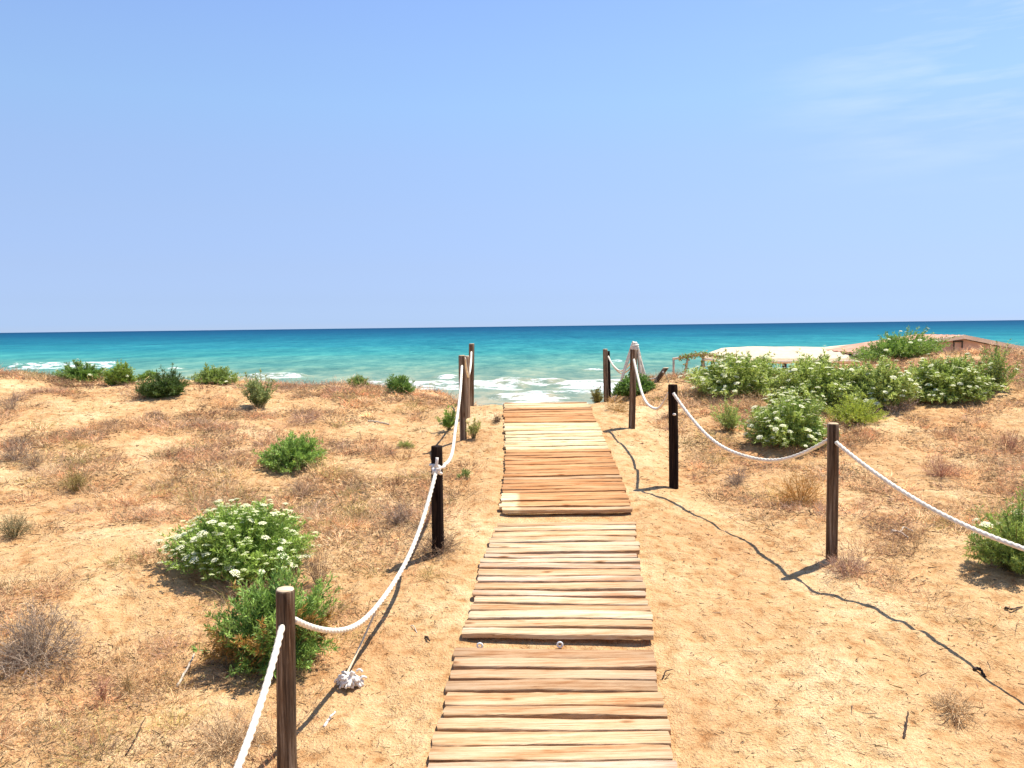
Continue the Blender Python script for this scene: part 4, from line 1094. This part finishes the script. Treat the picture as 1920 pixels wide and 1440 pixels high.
# small black bracket on the gable
bx0, bz0 = hp(1791, 655); bx1, bz1 = hp(1807, 640)
parts = [tube(np.array([(bx0, Yh + .08, bz0 - .02), (bx0, Yh + .08, bz1), ]), .022, 8), tube(np.array([(bx0 - .02, Yh + .08, bz1), (bx1 + .02, Yh + .08, bz1)]), .025, 8), tube(np.array([(bx1, Yh + .08, bz1), (bx1, Yh + .08, bz0 + .04)]), .022, 8)]
V, Fl = join(parts); sub('metal_bracket', V, Fl, m_metal)
# side under the awning; the dark interior's shade is put into its colour
x0, z0 = hp(1560, 700); 
sx0 = hp(1545, 672)[0]
V, Fq = box(sx0, el[0] + .28, Yh + .9, Yh + 2.5, -1.3, hp(1560, 678)[1]); sub('shaded_interior', V, Fq, m_darkwood)

# long cream awning
root_a = empty('awning', (hp(1430, 670)[0], Yh + 1, -1.1)); tag(root_a, 'long cream canvas awning stretched left of the beach bar', 'awning')
front = [(1318, 669), (1345, 671), (1400, 673), (1470, 674), (1560, 673), (1640, 672)]
back = [(1335, 660), (1352, 653), (1400, 650), (1470, 650), (1545, 650), (1640, 640)]
nx, ny = 90, 16
u = np.linspace(0, 1, nx)
fx, fz = zip(*[hp(a_, b_, Yh - .2) for a_, b_ in front]); bx_, bz_ = zip(*[hp(a_, b_, Yh + 3.4) for a_, b_ in back])
V = []
us = np.linspace(0, 1, len(front))
for j in range(ny):
    q = j / (ny - 1)
    for i in range(nx):
        uu_ = u[i]
        xf, zf = np.interp(uu_, us, fx), np.interp(uu_, us, fz); xb, zb = np.interp(uu_, us, bx_), np.interp(uu_, us, bz_)
        s_ = q ** .8
        V.append((xf + (xb - xf) * q, Yh - .2 + 3.6 * q, zf + (zb - zf) * s_ + .02 * math.sin(uu_ * 31) * math.sin(q * PI) + .028 * math.sin(q * 34 + uu_ * 3)))
V = np.array(V); n = len(V)
f = grid_faces(nx, ny)
V2 = np.concatenate([V, V - (0, 0, .03)])
ed = []
for i in range(nx - 1): ed.append((i + 1, i, i + n, i + 1 + n)); j = (ny - 1) * nx + i; ed.append((j, j + 1, j + 1 + n, j + n))
for i in range(ny - 1): a_ = i * nx; ed.append((a_, a_ + nx, a_ + nx + n, a_ + n)); a_ = i * nx + nx - 1; ed.append((a_ + nx, a_, a_ + n, a_ + nx + n))
o = mesh_np('canvas', V2 - np.array(root_a.location), np.concatenate([f, f[:, ::-1] + n, np.array(ed)]), m_canvas, parent=root_a)
# drooping tan valance along the front edge
Vv = []
for i in range(nx):
    xf, zf = np.interp(u[i], us, fx), np.interp(u[i], us, fz); dr_ = .10 + .03 * abs(math.sin(u[i] * 24))
    Vv += [(xf, Yh - .215, zf + .01), (xf, Yh - .24, zf - dr_), (xf, Yh - .225, zf - dr_), (xf, Yh - .203, zf + .01)]
k4 = np.arange(nx - 1)[:, None] * 4
Fv = np.concatenate([np.stack([k4[:, 0] + a_, k4[:, 0] + a_ + 4, k4[:, 0] + (a_ + 1) % 4 + 4, k4[:, 0] + (a_ + 1) % 4], 1) for a_ in range(4)])
mesh_np('valance', np.array(Vv) - np.array(root_a.location), Fv, m_rope_tan, parent=root_a)
# front beam and poles
P = np.array([(a_, Yh - .2, b_ - .07) for a_, b_ in zip(fx, fz)])
V, Fq, caps = tube(P, .045, 8); mesh_np('front_beam', V - np.array(root_a.location), [Fq, caps], m_trim, parent=root_a)
for k in (0, 2, 3, 4, 5):
    for yy, zz, xx in ((Yh - .2, fz[k] - .12, fx[k]), (Yh + 3.3, bz_[k] - .06, bx_[k])):
        g_ = float(T(xx, yy, False)) - .2
        V, Fq, caps = tube(np.array([(xx, yy, g_), (xx + .02, yy, (g_ + zz) / 2), (xx, yy, zz)]), .055, 10)
        mesh_np('pole', V - np.array(root_a.location), [Fq, caps], m_darkwood, parent=root_a)

# vine trellis at the left end of the awning
Yt = 21.0
root_t = empty('vine_trellis', (hp(1290, 700, Yt)[0], Yt, .1)); tag(root_t, 'rough pole trellis wrapped in green vine in front of the sea', 'trellis')
rail = np.array([[hp(a_, b_, Yt)[0], Yt + .0 * k, hp(a_, b_, Yt)[1]] for k, (a_, b_) in enumerate([(1261, 673), (1280, 670), (1300, 666), (1320, 664), (1345, 667), (1375, 669)])])
u = np.linspace(0, 5, 60); railf = np.stack([np.interp(u, range(6), rail[:, k]) for k in range(3)], 1)
V, Fq, caps = tube(railf, .03, 8); mesh_np('rail', V - np.array(root_t.location), [Fq, caps], m_palewood, parent=root_t)
vp = []
for (a_, b_, bend) in ((1263, 672, 0), (1290, 668, -.05), (1317, 665, .03), (1350, 667, 0)):
    x_, z_ = hp(a_, b_, Yt); g_ = float(T(x_, Yt, False)) - .1
    P = np.array([(x_, Yt, g_), (x_ + bend, Yt, g_ + (z_ - g_) * .6), (x_ + bend * 1.4, Yt, g_ + (z_ - g_) * .75), (x_, Yt, z_)])
    V, Fq, caps = tube(P, .028, 8); mesh_np('pole', V - np.array(root_t.location), [Fq, caps], m_palewood, parent=root_t)
    if a_ > 1270: vp.append(P)
r = np.random.default_rng(88)
pts = [railf[r.integers(8, 60, 620)] + r.normal(0, .028, (620, 3))]
for P in vp[:2]:
    q = r.uniform(.3, 1, 160); pts.append(np.stack([np.interp(q, [0, .6, .75, 1], P[:, k]) for k in range(3)], 1) + r.normal(0, .03, (160, 3)))
B_ = np.concatenate(pts); n = len(B_)
D = unit(r.normal(0, 1, (n, 3))); S = unit(np.cross(D, r.normal(0, 1, (n, 3))))
cc = np.where(r.random((n, 1)) < .6, np.array([[.26, .34, .07]]), np.array([[.50, .40, .16]])) * r.uniform(.6, 1.4, (n, 1))
V, Fq, C = leaves(B_, D, S, r.uniform(.04, .09, n), r.uniform(.025, .05, n), cc)
mesh_np('vine', V - np.array(root_t.location), Fq, m_leaf, C, parent=root_t, smooth=False)
